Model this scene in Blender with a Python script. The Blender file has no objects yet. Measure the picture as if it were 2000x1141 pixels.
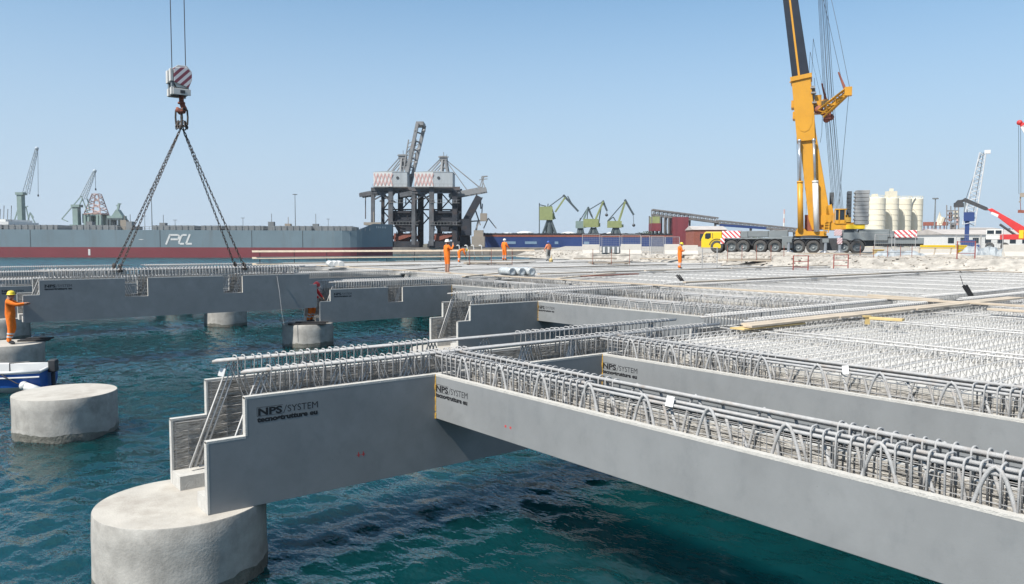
import bpy, bmesh, math, random
import numpy as np
from mathutils import Vector, Matrix
R = math.radians
random.seed(7)
scene = bpy.context.scene
COL = scene.collection

# ------------------------------------------------------------------ camera
# world axes: +X runs along the main beams, +Y along the secondary beams (away), z = 0 is the top edge of the concrete beams
F_PX, AZ = 1511.05, 0.9005            # focal length in photo pixels, azimuth of +X seen from the view axis
CAM = Vector((-5.912, -9.198, 1.85))
cd = bpy.data.cameras.new('camera')
cam = bpy.data.objects.new('camera', cd)
COL.objects.link(cam)
cd.sensor_width = 36.0
cd.lens = 36.0 * F_PX / 2000.0
cd.clip_start = 0.1
cd.clip_end = 12000
cam.location = CAM
cam.rotation_euler = (Matrix.Rotation(AZ - math.pi/2, 3, 'Z') @ Matrix.Rotation(math.pi/2 - 0.0623, 3, 'X') @ Matrix.Rotation(0.0026, 3, 'Z')).to_euler()
scene.camera = cam

# ------------------------------------------------------------------ sky, sun, exposure
SUN_VEC = Vector((-0.82, -0.065, 1.0)).normalized()      # towards the sun
world = bpy.data.worlds.new('World')
scene.world = world
world.use_nodes = True
wn = world.node_tree
sky = wn.nodes.new('ShaderNodeTexSky')
sky.sky_type = 'NISHITA'
sky.sun_disc = False
sky.sun_elevation = math.asin(SUN_VEC.z)
sky.sun_rotation = math.atan2(SUN_VEC.x, SUN_VEC.y)
sky.air_density = 1.0
sky.dust_density = 0.0
sky.ozone_density = 3.0
bg = wn.nodes['Background']
bg.inputs['Strength'].default_value = 0.071
# the pale band of moist air above the horizon, the same all round
tcw = wn.nodes.new('ShaderNodeTexCoord'); sep = wn.nodes.new('ShaderNodeSeparateXYZ')
wn.links.new(tcw.outputs['Generated'], sep.inputs[0])
rw = wn.nodes.new('ShaderNodeValToRGB')
rw.color_ramp.interpolation = 'EASE'
for pos, val in ((0.0, 0.96), (0.12, 0.68), (0.28, 0.14), (0.5, 0.0)):
    e = rw.color_ramp.elements[0] if pos == 0.0 else (rw.color_ramp.elements[1] if pos == 0.5 else rw.color_ramp.elements.new(pos))
    e.position = pos; e.color = (val, val, val, 1)
tint = wn.nodes.new('ShaderNodeMix'); tint.data_type = 'RGBA'; tint.blend_type = 'MULTIPLY'; tint.inputs[0].default_value = 1.0
tint.inputs[7].default_value = (0.64, 1.22, 1.36, 1)
mw = wn.nodes.new('ShaderNodeMix'); mw.data_type = 'RGBA'
mw.inputs[7].default_value = (5.0, 6.05, 7.4, 1)
wn.links.new(sep.outputs['Z'], rw.inputs['Fac'])
wn.links.new(rw.outputs['Color'], mw.inputs[0])
wn.links.new(sky.outputs['Color'], tint.inputs[6])
wn.links.new(tint.outputs[2], mw.inputs[6])
wn.links.new(mw.outputs[2], bg.inputs['Color'])
sl = bpy.data.lights.new('sun', 'SUN')
sl.energy = 5.0
sl.angle = R(0.55)
sl.color = (1.0, 0.95, 0.87)
sun = bpy.data.objects.new('sun', sl)
COL.objects.link(sun)
sun.location = (-40, -30, 60)
sun.rotation_euler = (-SUN_VEC).to_track_quat('-Z', 'Y').to_euler()
scene.view_settings.view_transform = 'Standard'
scene.view_settings.look = 'None'
scene.view_settings.exposure = 0.62
scene.view_settings.gamma = 1.0

# ------------------------------------------------------------------ materials
ALB = 0.76
def mat(name, col, rough=0.75, var=0.12, scale=3.0, bump=0.0, bscale=None, metal=0.0, spec=0.5, dirt=None, dirt_scale=1.2, dirt_amt=0.5, detail=6.0, stretch=(1, 1, 1), streak=None, pores=0.0, bdist=0.03):
    m = bpy.data.materials.new(name)
    m.use_nodes = True
    nt = m.node_tree
    N, L = nt.nodes, nt.links
    p = N['Principled BSDF']
    p.inputs['Roughness'].default_value = rough
    p.inputs['Metallic'].default_value = metal
    p.inputs['Specular IOR Level'].default_value = spec
    tc = N.new('ShaderNodeTexCoord')
    mp = N.new('ShaderNodeMapping')
    mp.inputs['Scale'].default_value = stretch
    L.new(tc.outputs['Object'], mp.inputs['Vector'])
    nz = N.new('ShaderNodeTexNoise')
    nz.inputs['Scale'].default_value = scale
    nz.inputs['Detail'].default_value = detail
    nz.inputs['Roughness'].default_value = 0.62
    L.new(mp.outputs['Vector'], nz.inputs['Vector'])
    mx = N.new('ShaderNodeMix')
    mx.data_type = 'RGBA'
    c = Vector(col) * ALB
    mx.inputs[6].default_value = (*[max(0, x * (1 - var)) for x in c], 1)
    mx.inputs[7].default_value = (*[min(1, x * (1 + var)) for x in c], 1)
    rmp = N.new('ShaderNodeMapRange')
    rmp.inputs['From Min'].default_value = 0.3
    rmp.inputs['From Max'].default_value = 0.7
    L.new(nz.outputs['Fac'], rmp.inputs['Value'])
    L.new(rmp.outputs['Result'], mx.inputs[0])
    out = mx.outputs[2]
    if dirt is not None:
        n2 = N.new('ShaderNodeTexNoise')
        n2.inputs['Scale'].default_value = dirt_scale
        n2.inputs['Detail'].default_value = 8
        n2.inputs['Roughness'].default_value = 0.7
        if streak:
            mp2 = N.new('ShaderNodeMapping')
            mp2.inputs['Scale'].default_value = streak
            L.new(tc.outputs['Object'], mp2.inputs['Vector'])
            L.new(mp2.outputs['Vector'], n2.inputs['Vector'])
        else:
            L.new(tc.outputs['Object'], n2.inputs['Vector'])
        r2 = N.new('ShaderNodeMapRange')
        r2.inputs['From Min'].default_value = 0.52
        r2.inputs['From Max'].default_value = 0.72
        r2.inputs['To Max'].default_value = dirt_amt
        L.new(n2.outputs['Fac'], r2.inputs['Value'])
        m2 = N.new('ShaderNodeMix')
        m2.data_type = 'RGBA'
        m2.inputs[7].default_value = (*[x * ALB for x in dirt], 1)
        L.new(out, m2.inputs[6])
        L.new(r2.outputs['Result'], m2.inputs[0])
        out = m2.outputs[2]
    if pores:
        vo = N.new('ShaderNodeTexVoronoi')
        vo.inputs['Scale'].default_value = pores
        L.new(tc.outputs['Object'], vo.inputs['Vector'])
        n4 = N.new('ShaderNodeTexNoise'); n4.inputs['Scale'].default_value = 2.3; n4.inputs['Detail'].default_value = 4
        L.new(tc.outputs['Object'], n4.inputs['Vector'])
        # hole radius varies from patch to patch; many patches have none
        rr_ = N.new('ShaderNodeMapRange')
        for k_, v_ in (('From Min', 0.48), ('From Max', 0.75), ('To Min', 0.0), ('To Max', 0.13)): rr_.inputs[k_].default_value = v_
        L.new(n4.outputs['Fac'], rr_.inputs['Value'])
        lt = N.new('ShaderNodeMath'); lt.operation = 'LESS_THAN'
        L.new(vo.outputs['Distance'], lt.inputs[0]); L.new(rr_.outputs['Result'], lt.inputs[1])
        fa = N.new('ShaderNodeMath'); fa.operation = 'MULTIPLY'; fa.inputs[1].default_value = 0.6
        L.new(lt.outputs[0], fa.inputs[0])
        m4 = N.new('ShaderNodeMix'); m4.data_type = 'RGBA'
        m4.inputs[7].default_value = (*[x * 0.3 for x in c], 1)
        L.new(out, m4.inputs[6]); L.new(fa.outputs[0], m4.inputs[0])
        out = m4.outputs[2]
        # pale lime bloom in soft patches
        n5 = N.new('ShaderNodeTexNoise'); n5.inputs['Scale'].default_value = 0.55; n5.inputs['Detail'].default_value = 7; n5.inputs['Roughness'].default_value = 0.7
        L.new(tc.outputs['Object'], n5.inputs['Vector'])
        r5 = N.new('ShaderNodeMapRange')
        for k_, v_ in (('From Min', 0.5), ('From Max', 0.8), ('To Min', 0.0), ('To Max', 0.55)): r5.inputs[k_].default_value = v_
        L.new(n5.outputs['Fac'], r5.inputs['Value'])
        m5 = N.new('ShaderNodeMix'); m5.data_type = 'RGBA'
        m5.inputs[7].default_value = (*[min(1, x * 1.45) for x in c], 1)
        L.new(out, m5.inputs[6]); L.new(r5.outputs['Result'], m5.inputs[0])
        out = m5.outputs[2]
    L.new(out, p.inputs['Base Color'])
    if bump:
        n3 = N.new('ShaderNodeTexNoise')
        n3.inputs['Scale'].default_value = bscale or scale * 4
        n3.inputs['Detail'].default_value = 8
        L.new(mp.outputs['Vector'], n3.inputs['Vector'])
        b = N.new('ShaderNodeBump')
        b.inputs['Strength'].default_value = bump
        b.inputs['Distance'].default_value = bdist
        L.new(n3.outputs['Fac'], b.inputs['Height'])
        L.new(b.outputs['Normal'], p.inputs['Normal'])
    return m

def glass(name, col=(0.02, 0.03, 0.04), rough=0.05):
    m = mat(name, col, rough, 0.2, 2)
    return m

def stripes(name, c1, c2, scale, ang=45, rough=0.55):
    m = bpy.data.materials.new(name)
    m.use_nodes = True
    N, L = m.node_tree.nodes, m.node_tree.links
    p = N['Principled BSDF']
    p.inputs['Roughness'].default_value = rough
    tc = N.new('ShaderNodeTexCoord')
    mp = N.new('ShaderNodeMapping')
    mp.inputs['Rotation'].default_value = (0, R(ang), 0)
    w = N.new('ShaderNodeTexWave')
    w.inputs['Scale'].default_value = scale
    cr = N.new('ShaderNodeValToRGB')
    cr.color_ramp.interpolation = 'CONSTANT'
    cr.color_ramp.elements[0].color = (*c1, 1)
    cr.color_ramp.elements[1].position = 0.5
    cr.color_ramp.elements[1].color = (*c2, 1)
    L.new(tc.outputs['Object'], mp.inputs['Vector'])
    L.new(mp.outputs['Vector'], w.inputs['Vector'])
    L.new(w.outputs['Color'], cr.inputs['Fac'])
    L.new(cr.outputs['Color'], p.inputs['Base Color'])
    return m

M = {}
M['form'] = mat('formwork_concrete', (0.25, 0.26, 0.265), 0.62, 0.09, 1.4, 0.03, 60, pores=16.0, dirt=(0.175, 0.19, 0.20), dirt_scale=3.0, dirt_amt=0.5, streak=(1, 1, 0.7))
M['lip'] = mat('pale_trowelled_concrete', (0.56, 0.545, 0.51), 0.85, 0.12, 9, 0.35, 60)
M['rough'] = mat('rough_cast_concrete', (0.46, 0.44, 0.405), 0.95, 0.55, 7, 1.0, 9, bdist=0.10, stretch=(0.8, 0.8, 4.5), dirt=(0.20, 0.19, 0.18), dirt_scale=9, dirt_amt=0.7)
M['pile'] = mat('weathered_pile_concrete', (0.40, 0.385, 0.355), 0.9, 0.25, 3.2, 0.16, 30, dirt=(0.22, 0.205, 0.185), dirt_scale=2.0, dirt_amt=0.8, streak=(1, 1, 0.6))
M['piletop'] = mat('dusty_pile_top_concrete', (0.50, 0.47, 0.42), 0.95, 0.12, 2.0, 0.2, 40, dirt=(0.30, 0.265, 0.225), dirt_scale=1.2, dirt_amt=0.75)
M['algae'] = mat('wet_algae_band', (0.17, 0.165, 0.14), 0.5, 0.4, 6, 0.6, 20)
M['rebar'] = mat('galvanised_bar', (0.43, 0.43, 0.43), 0.68, 0.16, 14, 0.25, 120, spec=0.3, dirt=(0.36, 0.27, 0.20), dirt_scale=4, dirt_amt=0.55)
M['wire'] = mat('thin_wire', (0.38, 0.375, 0.37), 0.6, 0.2, 8)
M['latt'] = mat('pale_lattice_wire', (0.58, 0.57, 0.555), 0.6, 0.12, 8)
M['slab'] = mat('precast_slab_concrete', (0.54, 0.525, 0.49), 0.92, 0.16, 2.2, 0.4, 30, dirt=(0.33, 0.315, 0.29), dirt_scale=1.3, dirt_amt=0.5)
M['wood'] = mat('pale_timber', (0.54, 0.455, 0.355), 0.8, 0.22, 5, 0.25, 30, stretch=(0.25, 4, 4), dirt=(0.36, 0.31, 0.25), dirt_scale=1.0, dirt_amt=0.5)
M['woodgrey'] = mat('grey_weathered_timber', (0.33, 0.285, 0.235), 0.85, 0.25, 5, 0.25, 30, stretch=(0.25, 4, 4))
M['yellow_wood'] = mat('yellow_formply', (0.62, 0.46, 0.20), 0.7, 0.15, 4)
M['foam'] = mat('orange_joint_foam', (0.62, 0.36, 0.06), 0.9, 0.35, 25, 0.5, 60)
M['ink'] = mat('black_stencil_ink', (0.012, 0.013, 0.016), 0.7, 0.3, 12)
M['redink'] = mat('red_marker_paint', (0.55, 0.05, 0.05), 0.7, 0.2, 12)
M['white'] = mat('white_paint', (0.74, 0.74, 0.72), 0.5, 0.06, 2, dirt=(0.5, 0.48, 0.44), dirt_scale=1.5, dirt_amt=0.4)
M['paper'] = mat('white_paper_tag', (0.8, 0.8, 0.79), 0.8, 0.03, 3)
M['dark'] = mat('dark_steel', (0.045, 0.047, 0.052), 0.55, 0.3, 3)
M['black'] = mat('black_rubber', (0.018, 0.018, 0.02), 0.8, 0.3, 6)
M['chain'] = mat('rusty_chain_steel', (0.075, 0.06, 0.052), 0.6, 0.4, 20, metal=0.3)
M['orange'] = mat('orange_workwear', (0.95, 0.21, 0.015), 0.9, 0.12, 12, 0.3, 20)
M['skin'] = mat('skin', (0.42, 0.23, 0.16), 0.6, 0.08, 10)
M['silver'] = mat('reflective_tape', (0.62, 0.62, 0.60), 0.4, 0.05, 10)
M['glass'] = glass('dark_window_glass')
M['cyellow'] = mat('crane_yellow_paint', (0.66, 0.315, 0.018), 0.45, 0.06, 1.0, dirt=(0.36, 0.19, 0.04), dirt_scale=1.1, dirt_amt=0.6, streak=(1, 1, 0.3))
M['cyellow2'] = mat('bright_yellow_cab_paint', (0.82, 0.56, 0.02), 0.4, 0.05, 1.0)
M['cgrey'] = mat('crane_grey_paint', (0.20, 0.225, 0.235), 0.5, 0.12, 1.0, dirt=(0.16, 0.16, 0.15), dirt_scale=0.8, dirt_amt=0.6)
M['cblack'] = mat('boom_black_paint', (0.018, 0.022, 0.032), 0.35, 0.2, 1.0)
M['chrome'] = mat('cylinder_rod', (0.42, 0.45, 0.49), 0.25, 0.05, 2, metal=0.6)
M['stripe'] = stripes('red_white_warning_stripes', (0.50, 0.06, 0.07), (0.74, 0.72, 0.70), 0.9)
M['stripeS'] = stripes('hook_block_stripes', (0.22, 0.05, 0.07), (0.62, 0.58, 0.58), 1.6, -45)
M['lattwhite'] = mat('white_lattice_paint', (0.66, 0.67, 0.68), 0.5, 0.1, 1)
M['red'] = mat('red_machine_paint', (0.60, 0.035, 0.035), 0.45, 0.1, 1)
M['rust'] = mat('rusty_red_steel', (0.27, 0.085, 0.055), 0.8, 0.3, 2)
M['ground'] = mat('gravel_ground', (0.43, 0.40, 0.355), 0.95, 0.4, 1.4, 1.0, 5, dirt=(0.22, 0.20, 0.175), dirt_scale=0.8, dirt_amt=0.85)
M['sheet'] = mat('crumpled_grey_sheeting', (0.36, 0.39, 0.41), 0.5, 0.3, 1.5, 0.6, 5)

# ------------------------------------------------------------------ mesh builder
class MB:
    def __init__(s):
        s.v, s.f, s.m = [], [], []
    def add(s, vs, fs, mi=0):
        o = len(s.v)
        s.v += [tuple(x) for x in vs]
        for k, f in enumerate(fs):
            s.f.append(tuple(i + o for i in f))
            s.m.append(mi[k] if isinstance(mi, (list, tuple)) else mi)
        return s
    def box(s, x0, x1, y0, y1, z0, z1, mi=0):
        return s.add([(x0,y0,z0),(x1,y0,z0),(x1,y1,z0),(x0,y1,z0),(x0,y0,z1),(x1,y0,z1),(x1,y1,z1),(x0,y1,z1)],
                     [(0,3,2,1),(4,5,6,7),(0,1,5,4),(1,2,6,5),(2,3,7,6),(3,0,4,7)], mi)
    def bar(s, p, q, w, h=None, mi=0):
        p, q = Vector(p), Vector(q)
        h = h or w
        d = (q - p)
        if d.length < 1e-6: return s
        d.normalize()
        up = Vector((0, 0, 1)) if abs(d.z) < 0.97 else Vector((0, 1, 0))
        a = d.cross(up).normalized() * (w / 2)
        b = a.cross(d).normalized() * (h / 2)
        vs = [c + sa * a + sb * b for c in (p, q) for sa, sb in ((-1,-1),(1,-1),(1,1),(-1,1))]
        return s.add(vs, [(0,1,2,3),(7,6,5,4),(0,4,5,1),(1,5,6,2),(2,6,7,3),(3,7,4,0)], mi)
    def tube(s, pts, r, n=6, mi=0, cap=True, closed=False):
        pts = [Vector(p) for p in pts]
        k = len(pts)
        rs = r if isinstance(r, (list, tuple)) else [r] * k
        vs, fs = [], []
        a = None
        for i in range(k):
            if closed:
                d = pts[(i + 1) % k] - pts[i - 1]
            else:
                d = pts[min(i + 1, k - 1)] - pts[max(i - 1, 0)]
            d.normalize()
            if a is None:
                up = Vector((0, 0, 1)) if abs(d.z) < 0.9 else Vector((1, 0, 0))
                a = d.cross(up).normalized()
            else:
                a = (a - d * a.dot(d))
                a = a.normalized() if a.length > 1e-5 else d.orthogonal().normalized()
            b = d.cross(a)
            for j in range(n):
                t = 2 * math.pi * j / n
                vs.append(pts[i] + (a * math.cos(t) + b * math.sin(t)) * rs[i])
        for i in range(k if closed else k - 1):
            i2 = (i + 1) % k
            for j in range(n):
                j2 = (j + 1) % n
                fs.append((i*n+j, i*n+j2, i2*n+j2, i2*n+j))
        if cap and not closed:
            fs.append(tuple(range(n-1, -1, -1)))
            fs.append(tuple(range((k-1)*n, k*n)))
        return s.add(vs, fs, mi)
    def prism(s, poly, y0, y1, mi=0, mcap=None):
        """outline in (x, z), extruded along y"""
        n = len(poly)
        ar = sum(poly[i][0]*poly[(i+1)%n][1] - poly[(i+1)%n][0]*poly[i][1] for i in range(n))
        if ar < 0: poly = poly[::-1]
        vs = [(x, y0, z) for x, z in poly] + [(x, y1, z) for x, z in poly]
        fs = [tuple(range(n)), tuple(range(2*n-1, n-1, -1))]
        ms = [mi if mcap is None else mcap] * 2
        for i in range(n):
            j = (i + 1) % n
            fs.append((j, i, n + i, n + j)); ms.append(mi)
        return s.add(vs, fs, ms)
    def lathe(s, prof, c=(0,0,0), n=24, mi=0, axis='z', cap=True):
        vs, fs = [], []
        for r, z in prof:
            for j in range(n):
                t = 2 * math.pi * j / n
                x, y = r * math.cos(t), r * math.sin(t)
                p = (x, y, z) if axis == 'z' else ((x, z, y) if axis == 'y' else (z, x, y))
                vs.append((p[0]+c[0], p[1]+c[1], p[2]+c[2]))
        for i in range(len(prof) - 1):
            for j in range(n):
                j2 = (j + 1) % n
                q = (i*n+j, i*n+j2, (i+1)*n+j2, (i+1)*n+j)
                fs.append(q if axis != 'y' else q[::-1])
        ms = [mi] * len(fs) if not isinstance(mi, (list, tuple)) else [mi[k // n] for k in range(len(fs))]
        e0, e1 = tuple(range(n-1, -1, -1)), tuple(range((len(prof)-1)*n, len(prof)*n))
        if cap:
            fs += [e0, e1] if axis != 'y' else [e0[::-1], e1[::-1]]
            ms += [ms[0], ms[-1]]
        return s.add(vs, fs, ms)
    def ball(s, c, r, n=10, mi=0, sz=1.0):
        prof = [(max(1e-4, r * math.sin(math.pi * i / 8)), -r * sz * math.cos(math.pi * i / 8)) for i in range(9)]
        return s.lathe(prof, c, n, mi)
    def lattice(s, p, q, w0, w1, n, rc, rd, mi=0, ns=4):
        """square lattice boom from p to q"""
        p, q = Vector(p), Vector(q)
        d = (q - p).normalized()
        up = Vector((0, 1, 0)) if abs(d.y) < 0.9 else Vector((0, 0, 1))
        a = d.cross(up).normalized(); b = a.cross(d).normalized()
        cs = [(-1,-1),(1,-1),(1,1),(-1,1)]
        def P(t, k):
            w = (w0 + (w1 - w0) * t) / 2
            return p + (q - p) * t + a * cs[k][0] * w + b * cs[k][1] * w
        for k in range(4):
            s.tube([P(0, k), P(1, k)], rc, ns, mi)
            for i in range(n):
                k2 = (k + 1) % 4
                t0, t1 = i / n, (i + 1) / n
                s.tube([P(t0, k if i % 2 else k2), P(t1, k2 if i % 2 else k)], rd, ns, mi, cap=False)
        return s
    def mesh(s, name, mats, smooth=False):
        me = bpy.data.meshes.new(name)
        me.from_pydata(s.v, [], s.f)
        for m in (mats if isinstance(mats, (list, tuple)) else [mats]):
            me.materials.append(M[m] if isinstance(m, str) else m)
        me.polygons.foreach_set('material_index', s.m)
        if smooth:
            me.polygons.foreach_set('use_smooth', [True] * len(s.f))
        me.update()
        return me
    def build(s, name, mats, parent=None, loc=(0,0,0), rot=(0,0,0), smooth=False, kind=None, bevel=0):
        return put(name, s.mesh(name, mats, smooth), parent, loc, rot, kind, bevel)

def put(name, me, parent=None, loc=(0,0,0), rot=(0,0,0), kind=None, bevel=0):
    o = bpy.data.objects.new(name, me)
    COL.objects.link(o)
    o.parent = parent
    o.location = loc
    o.rotation_euler = rot
    if kind: o['kind'] = kind
    if bevel:
        b = o.modifiers.new('bevel', 'BEVEL')
        b.width = bevel; b.segments = 2; b.limit_method = 'ANGLE'; b.angle_limit = R(50)
    return o

def tag(o, label, cat, group=None):
    o['label'] = label; o['category'] = cat
    if group: o['group'] = group
    return o

def thing(name, label, cat, loc=(0,0,0), rz=0, group=None):
    o = bpy.data.objects.new(name, None)
    COL.objects.link(o)
    o.empty_display_size = 0.3
    o.location = loc
    o.rotation_euler = (0, 0, rz)
    return tag(o, label, cat, group)

def struct(o):
    o['kind'] = 'structure'
    return o

# ------------------------------------------------------------------ placing far things: a point at depth D seen from the quay
SA, CA = math.sin(AZ), math.cos(AZ)
def hor(px): return 476.2 + (px - 1000) * 0.00263
def ground_pt(px, D, z):
    X = (px - 1000) * D / F_PX
    return Vector((CAM.x + X*SA + D*CA, CAM.y - X*CA + D*SA, z))
FAR_RZ = AZ - math.pi/2
class Far:
    """a thing standing D metres away; m() turns plan sizes read off the photograph into metres in its own frame"""
    def __init__(s, px0, D, zb, rz=0.0, face=False):
        s.px0, s.D, s.zb, s.k = px0, D, zb, D / F_PX
        s.loc = ground_pt(px0, D, zb)
        th = math.atan((px0 - 1000) / F_PX) if face else 0.0      # square to the line of sight
        s.cx = math.cos(th)
        s.rz = FAR_RZ + rz - th
        s.tilt = (px0 - 1000) * 0.0026
    def m(s, px, py):
        if abs(py) < 0.5: return ((px - s.px0) * s.k * s.cx, 0.0)
        t = (570.5 + s.tilt - py) / F_PX
        sp, cp = math.sin(0.0623), math.cos(0.0623)
        h = s.D * (t * cp - sp) / (cp + t * sp)
        d = (s.D * cp - h * sp) / (s.D * cp)
        X = (px - 1000) * s.k * d - (s.px0 - 1000) * s.k
        return (X * s.cx, h + 1.85 - s.zb)
    def p(s, px, py, y=0.0):
        x, z = s.m(px, py)
        return (x, y, z)
    def poly(s, pts): return [s.m(*q) for q in pts]
    def thing(s, name, label, cat, group=None): return thing(name, label, cat, s.loc, s.rz, group)
# ------------------------------------------------------------------ the sea
WATER = -2.23
def sea_material():
    m = bpy.data.materials.new('sea_water')
    m.use_nodes = True
    N, L = m.node_tree.nodes, m.node_tree.links
    p = N['Principled BSDF']
    p.inputs['IOR'].default_value = 1.33
    p.inputs['Subsurface Weight'].default_value = 1.0
    p.inputs['Subsurface Radius'].default_value = (0.3, 1.0, 1.1)
    p.inputs['Subsurface Scale'].default_value = 10.0
    tc = N.new('ShaderNodeTexCoord')
    # open water away from the piles is rougher with wavelets too small to draw
    ln = N.new('ShaderNodeVectorMath'); ln.operation = 'LENGTH'
    L.new(tc.outputs['Object'], ln.inputs[0])
    mr = N.new('ShaderNodeMapRange')
    for k_, v_ in (('From Min', 25), ('From Max', 140), ('To Min', 0.07), ('To Max', 0.34)): mr.inputs[k_].default_value = v_
    L.new(ln.outputs['Value'], mr.inputs['Value']); L.new(mr.outputs['Result'], p.inputs['Roughness'])
    def noise(scale, detail, stretch, rot=0.0, rough=0.55):
        mp = N.new('ShaderNodeMapping')
        mp.inputs['Rotation'].default_value = (0, 0, rot)
        mp.inputs['Scale'].default_value = stretch
        L.new(tc.outputs['Object'], mp.inputs['Vector'])
        n = N.new('ShaderNodeTexNoise')
        n.inputs['Scale'].default_value = scale
        n.inputs['Detail'].default_value = detail
        n.inputs['Roughness'].default_value = rough
        L.new(mp.outputs['Vector'], n.inputs['Vector'])
        return n
    big = noise(0.09, 3, (1, 1, 1))
    mx = N.new('ShaderNodeMix'); mx.data_type = 'RGBA'
    mx.inputs[6].default_value = (0.0011, 0.0205, 0.0215, 1)
    mx.inputs[7].default_value = (0.0024, 0.037, 0.047, 1)
    L.new(big.outputs['Fac'], mx.inputs[0])
    L.new(mx.outputs[2], p.inputs['Base Color'])
    a = noise(0.55, 2, (1.0, 0.55, 1), 0.5)
    b = noise(2.1, 4, (1.0, 0.5, 1), 0.75, 0.6)
    c = noise(7.0, 3, (1.0, 0.6, 1), 0.3)
    s1 = N.new('ShaderNodeMath'); s1.operation = 'MULTIPLY_ADD'; s1.inputs[1].default_value = 0.45
    L.new(b.outputs['Fac'], s1.inputs[0]); L.new(a.outputs['Fac'], s1.inputs[2])
    s2 = N.new('ShaderNodeMath'); s2.operation = 'MULTIPLY_ADD'; s2.inputs[1].default_value = 0.05
    L.new(c.outputs['Fac'], s2.inputs[0]); L.new(s1.outputs[0], s2.inputs[2])
    bp = N.new('ShaderNodeBump')
    bp.inputs['Strength'].default_value = 0.5
    bp.inputs['Distance'].default_value = 0.35
    L.new(s2.outputs[0], bp.inputs['Height'])
    L.new(bp.outputs['Normal'], p.inputs['Normal'])
    return m
M['sea'] = sea_material()
def graded(lo, hi, step):
    core = list(np.arange(lo, hi + step, step))
    out, d, x = [], step, core[-1]
    while x < 4000:
        d *= 1.32; x += d; out.append(min(x, 4000.0))
    inn, d, x = [], step, core[0]
    while x > -4000:
        d *= 1.32; x -= d; inn.append(max(x, -4000.0))
    return np.array(inn[::-1] + core + out)
def build_sea():
    """real wavelets near the work, easing into a flat sheet far out"""
    xs, ys = graded(-21, 13, 0.095), graded(-9.5, 33, 0.095)
    X, Y = np.meshgrid(xs, ys)
    rng = np.random.default_rng(4)
    H = np.zeros_like(X)
    base = math.atan2(0.78, 0.62)
    for k in range(46):
        lam = math.exp(rng.uniform(math.log(0.30), math.log(0.9)))
        an = base + rng.normal(0, 0.75)
        H += 0.0040 * lam * np.sin(2*math.pi/lam * (X*math.cos(an) + Y*math.sin(an)) + rng.uniform(0, 6.28)) * rng.uniform(0.5, 1.5)
    fx = np.clip((np.minimum(X + 26, 18 - X)) / 5, 0, 1); fy = np.clip((np.minimum(Y + 14, 38 - Y)) / 5, 0, 1)
    H = H * fx * fy
    H = np.where(H > 0, H * 1.15, H * 0.85)
    nx, ny = len(xs), len(ys)
    co = np.stack([X, Y, H + WATER], -1).reshape(-1, 3)
    idx = np.arange(nx*ny).reshape(ny, nx)
    q = np.stack([idx[:-1,:-1], idx[:-1,1:], idx[1:,1:], idx[1:,:-1]], -1).reshape(-1, 4)
    me = bpy.data.meshes.new('sea')
    me.vertices.add(len(co)); me.vertices.foreach_set('co', co.ravel())
    me.loops.add(q.size); me.loops.foreach_set('vertex_index', q.ravel())
    me.polygons.add(len(q)); me.polygons.foreach_set('loop_start', np.arange(0, q.size, 4)); me.polygons.foreach_set('loop_total', np.full(len(q), 4))
    me.polygons.foreach_set('use_smooth', np.ones(len(q), bool))
    me.update(calc_edges=True); me.materials.append(M['sea'])
    return struct(put('sea', me))
build_sea()

# ------------------------------------------------------------------ quay ground behind the new deck, finger pier, far land
QZ = 0.88
edge = [(64,75),(58,58),(50.5,36),(47.8,25),(49.5,8),(52,-30)]
gb = MB()
back = [(60,-120),(700,-120),(700,120),(240,260),(100,110)]
ring = edge + back
n = len(ring)
fine = [(x, y) for x, y in ring]
gb.add([(x, y, QZ) for x, y in fine] + [(x, y, -6) for x, y in fine],
       [tuple(range(n))[::-1]] + [(i, (i+1) % n, n + (i+1) % n, n + i) for i in range(n)])
struct(gb.build('quay_ground', 'ground'))
# rubble slope between the deck and the quay
rb = MB()
random.seed(3)
seg = []
for k in range(len(edge) - 1):
    (x0, y0), (x1, y1) = edge[k], edge[k+1]
    for i in range(16):
        t = i / 16
        seg.append((x0 + (x1-x0)*t, y0 + (y1-y0)*t))
rows = [(0.35, QZ + 0.03), (-0.4, QZ + 0.02), (-1.1, 0.52), (-2.0, 0.30), (-2.7, 0.02)]
vs = []
for (x, y) in seg:
    for dx, z in rows:
        vs.append((x + dx + random.uniform(-.35, .35), y + random.uniform(-.2, .2), z + random.uniform(-.03, .07) * (1 if z > 0.03 else 0.2)))
fs = []
nr = len(rows)
for i in range(len(seg) - 1):
    for j in range(nr - 1):
        fs.append((i*nr+j, i*nr+j+1, (i+1)*nr+j+1, (i+1)*nr+j))
rb.add(vs, fs)
o = rb.build('rubble_bank', 'ground', smooth=True)
struct(o)

def plate(name, pts, z0, z1, m):
    b = MB()
    n = len(pts)
    b.add([(p.x, p.y, z1) for p in pts] + [(p.x, p.y, z0) for p in pts], [tuple(range(n))] + [(i, n+i, n+(i+1)%n, (i+1)%n) for i in range(n)])
    o = b.build(name, m)
    me = o.data
    bm = bmesh.new(); bm.from_mesh(me); bmesh.ops.recalc_face_normals(bm, faces=bm.faces); bm.to_mesh(me); bm.free()
    return struct(o)
M['pier'] = mat('stained_pier_wall', (0.24, 0.215, 0.19), 0.9, 0.25, 0.35, dirt=(0.10, 0.09, 0.08), dirt_scale=0.2, dirt_amt=0.8)
M['land'] = mat('far_land', (0.20, 0.185, 0.15), 0.95, 0.3, 0.05)
plate('finger_pier', [ground_pt(768, 290, 0), ground_pt(1075, 290, 0), ground_pt(1400, 300, 0), ground_pt(1400, 318, 0), ground_pt(760, 318, 0)], -6, 0.35, 'pier')
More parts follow.
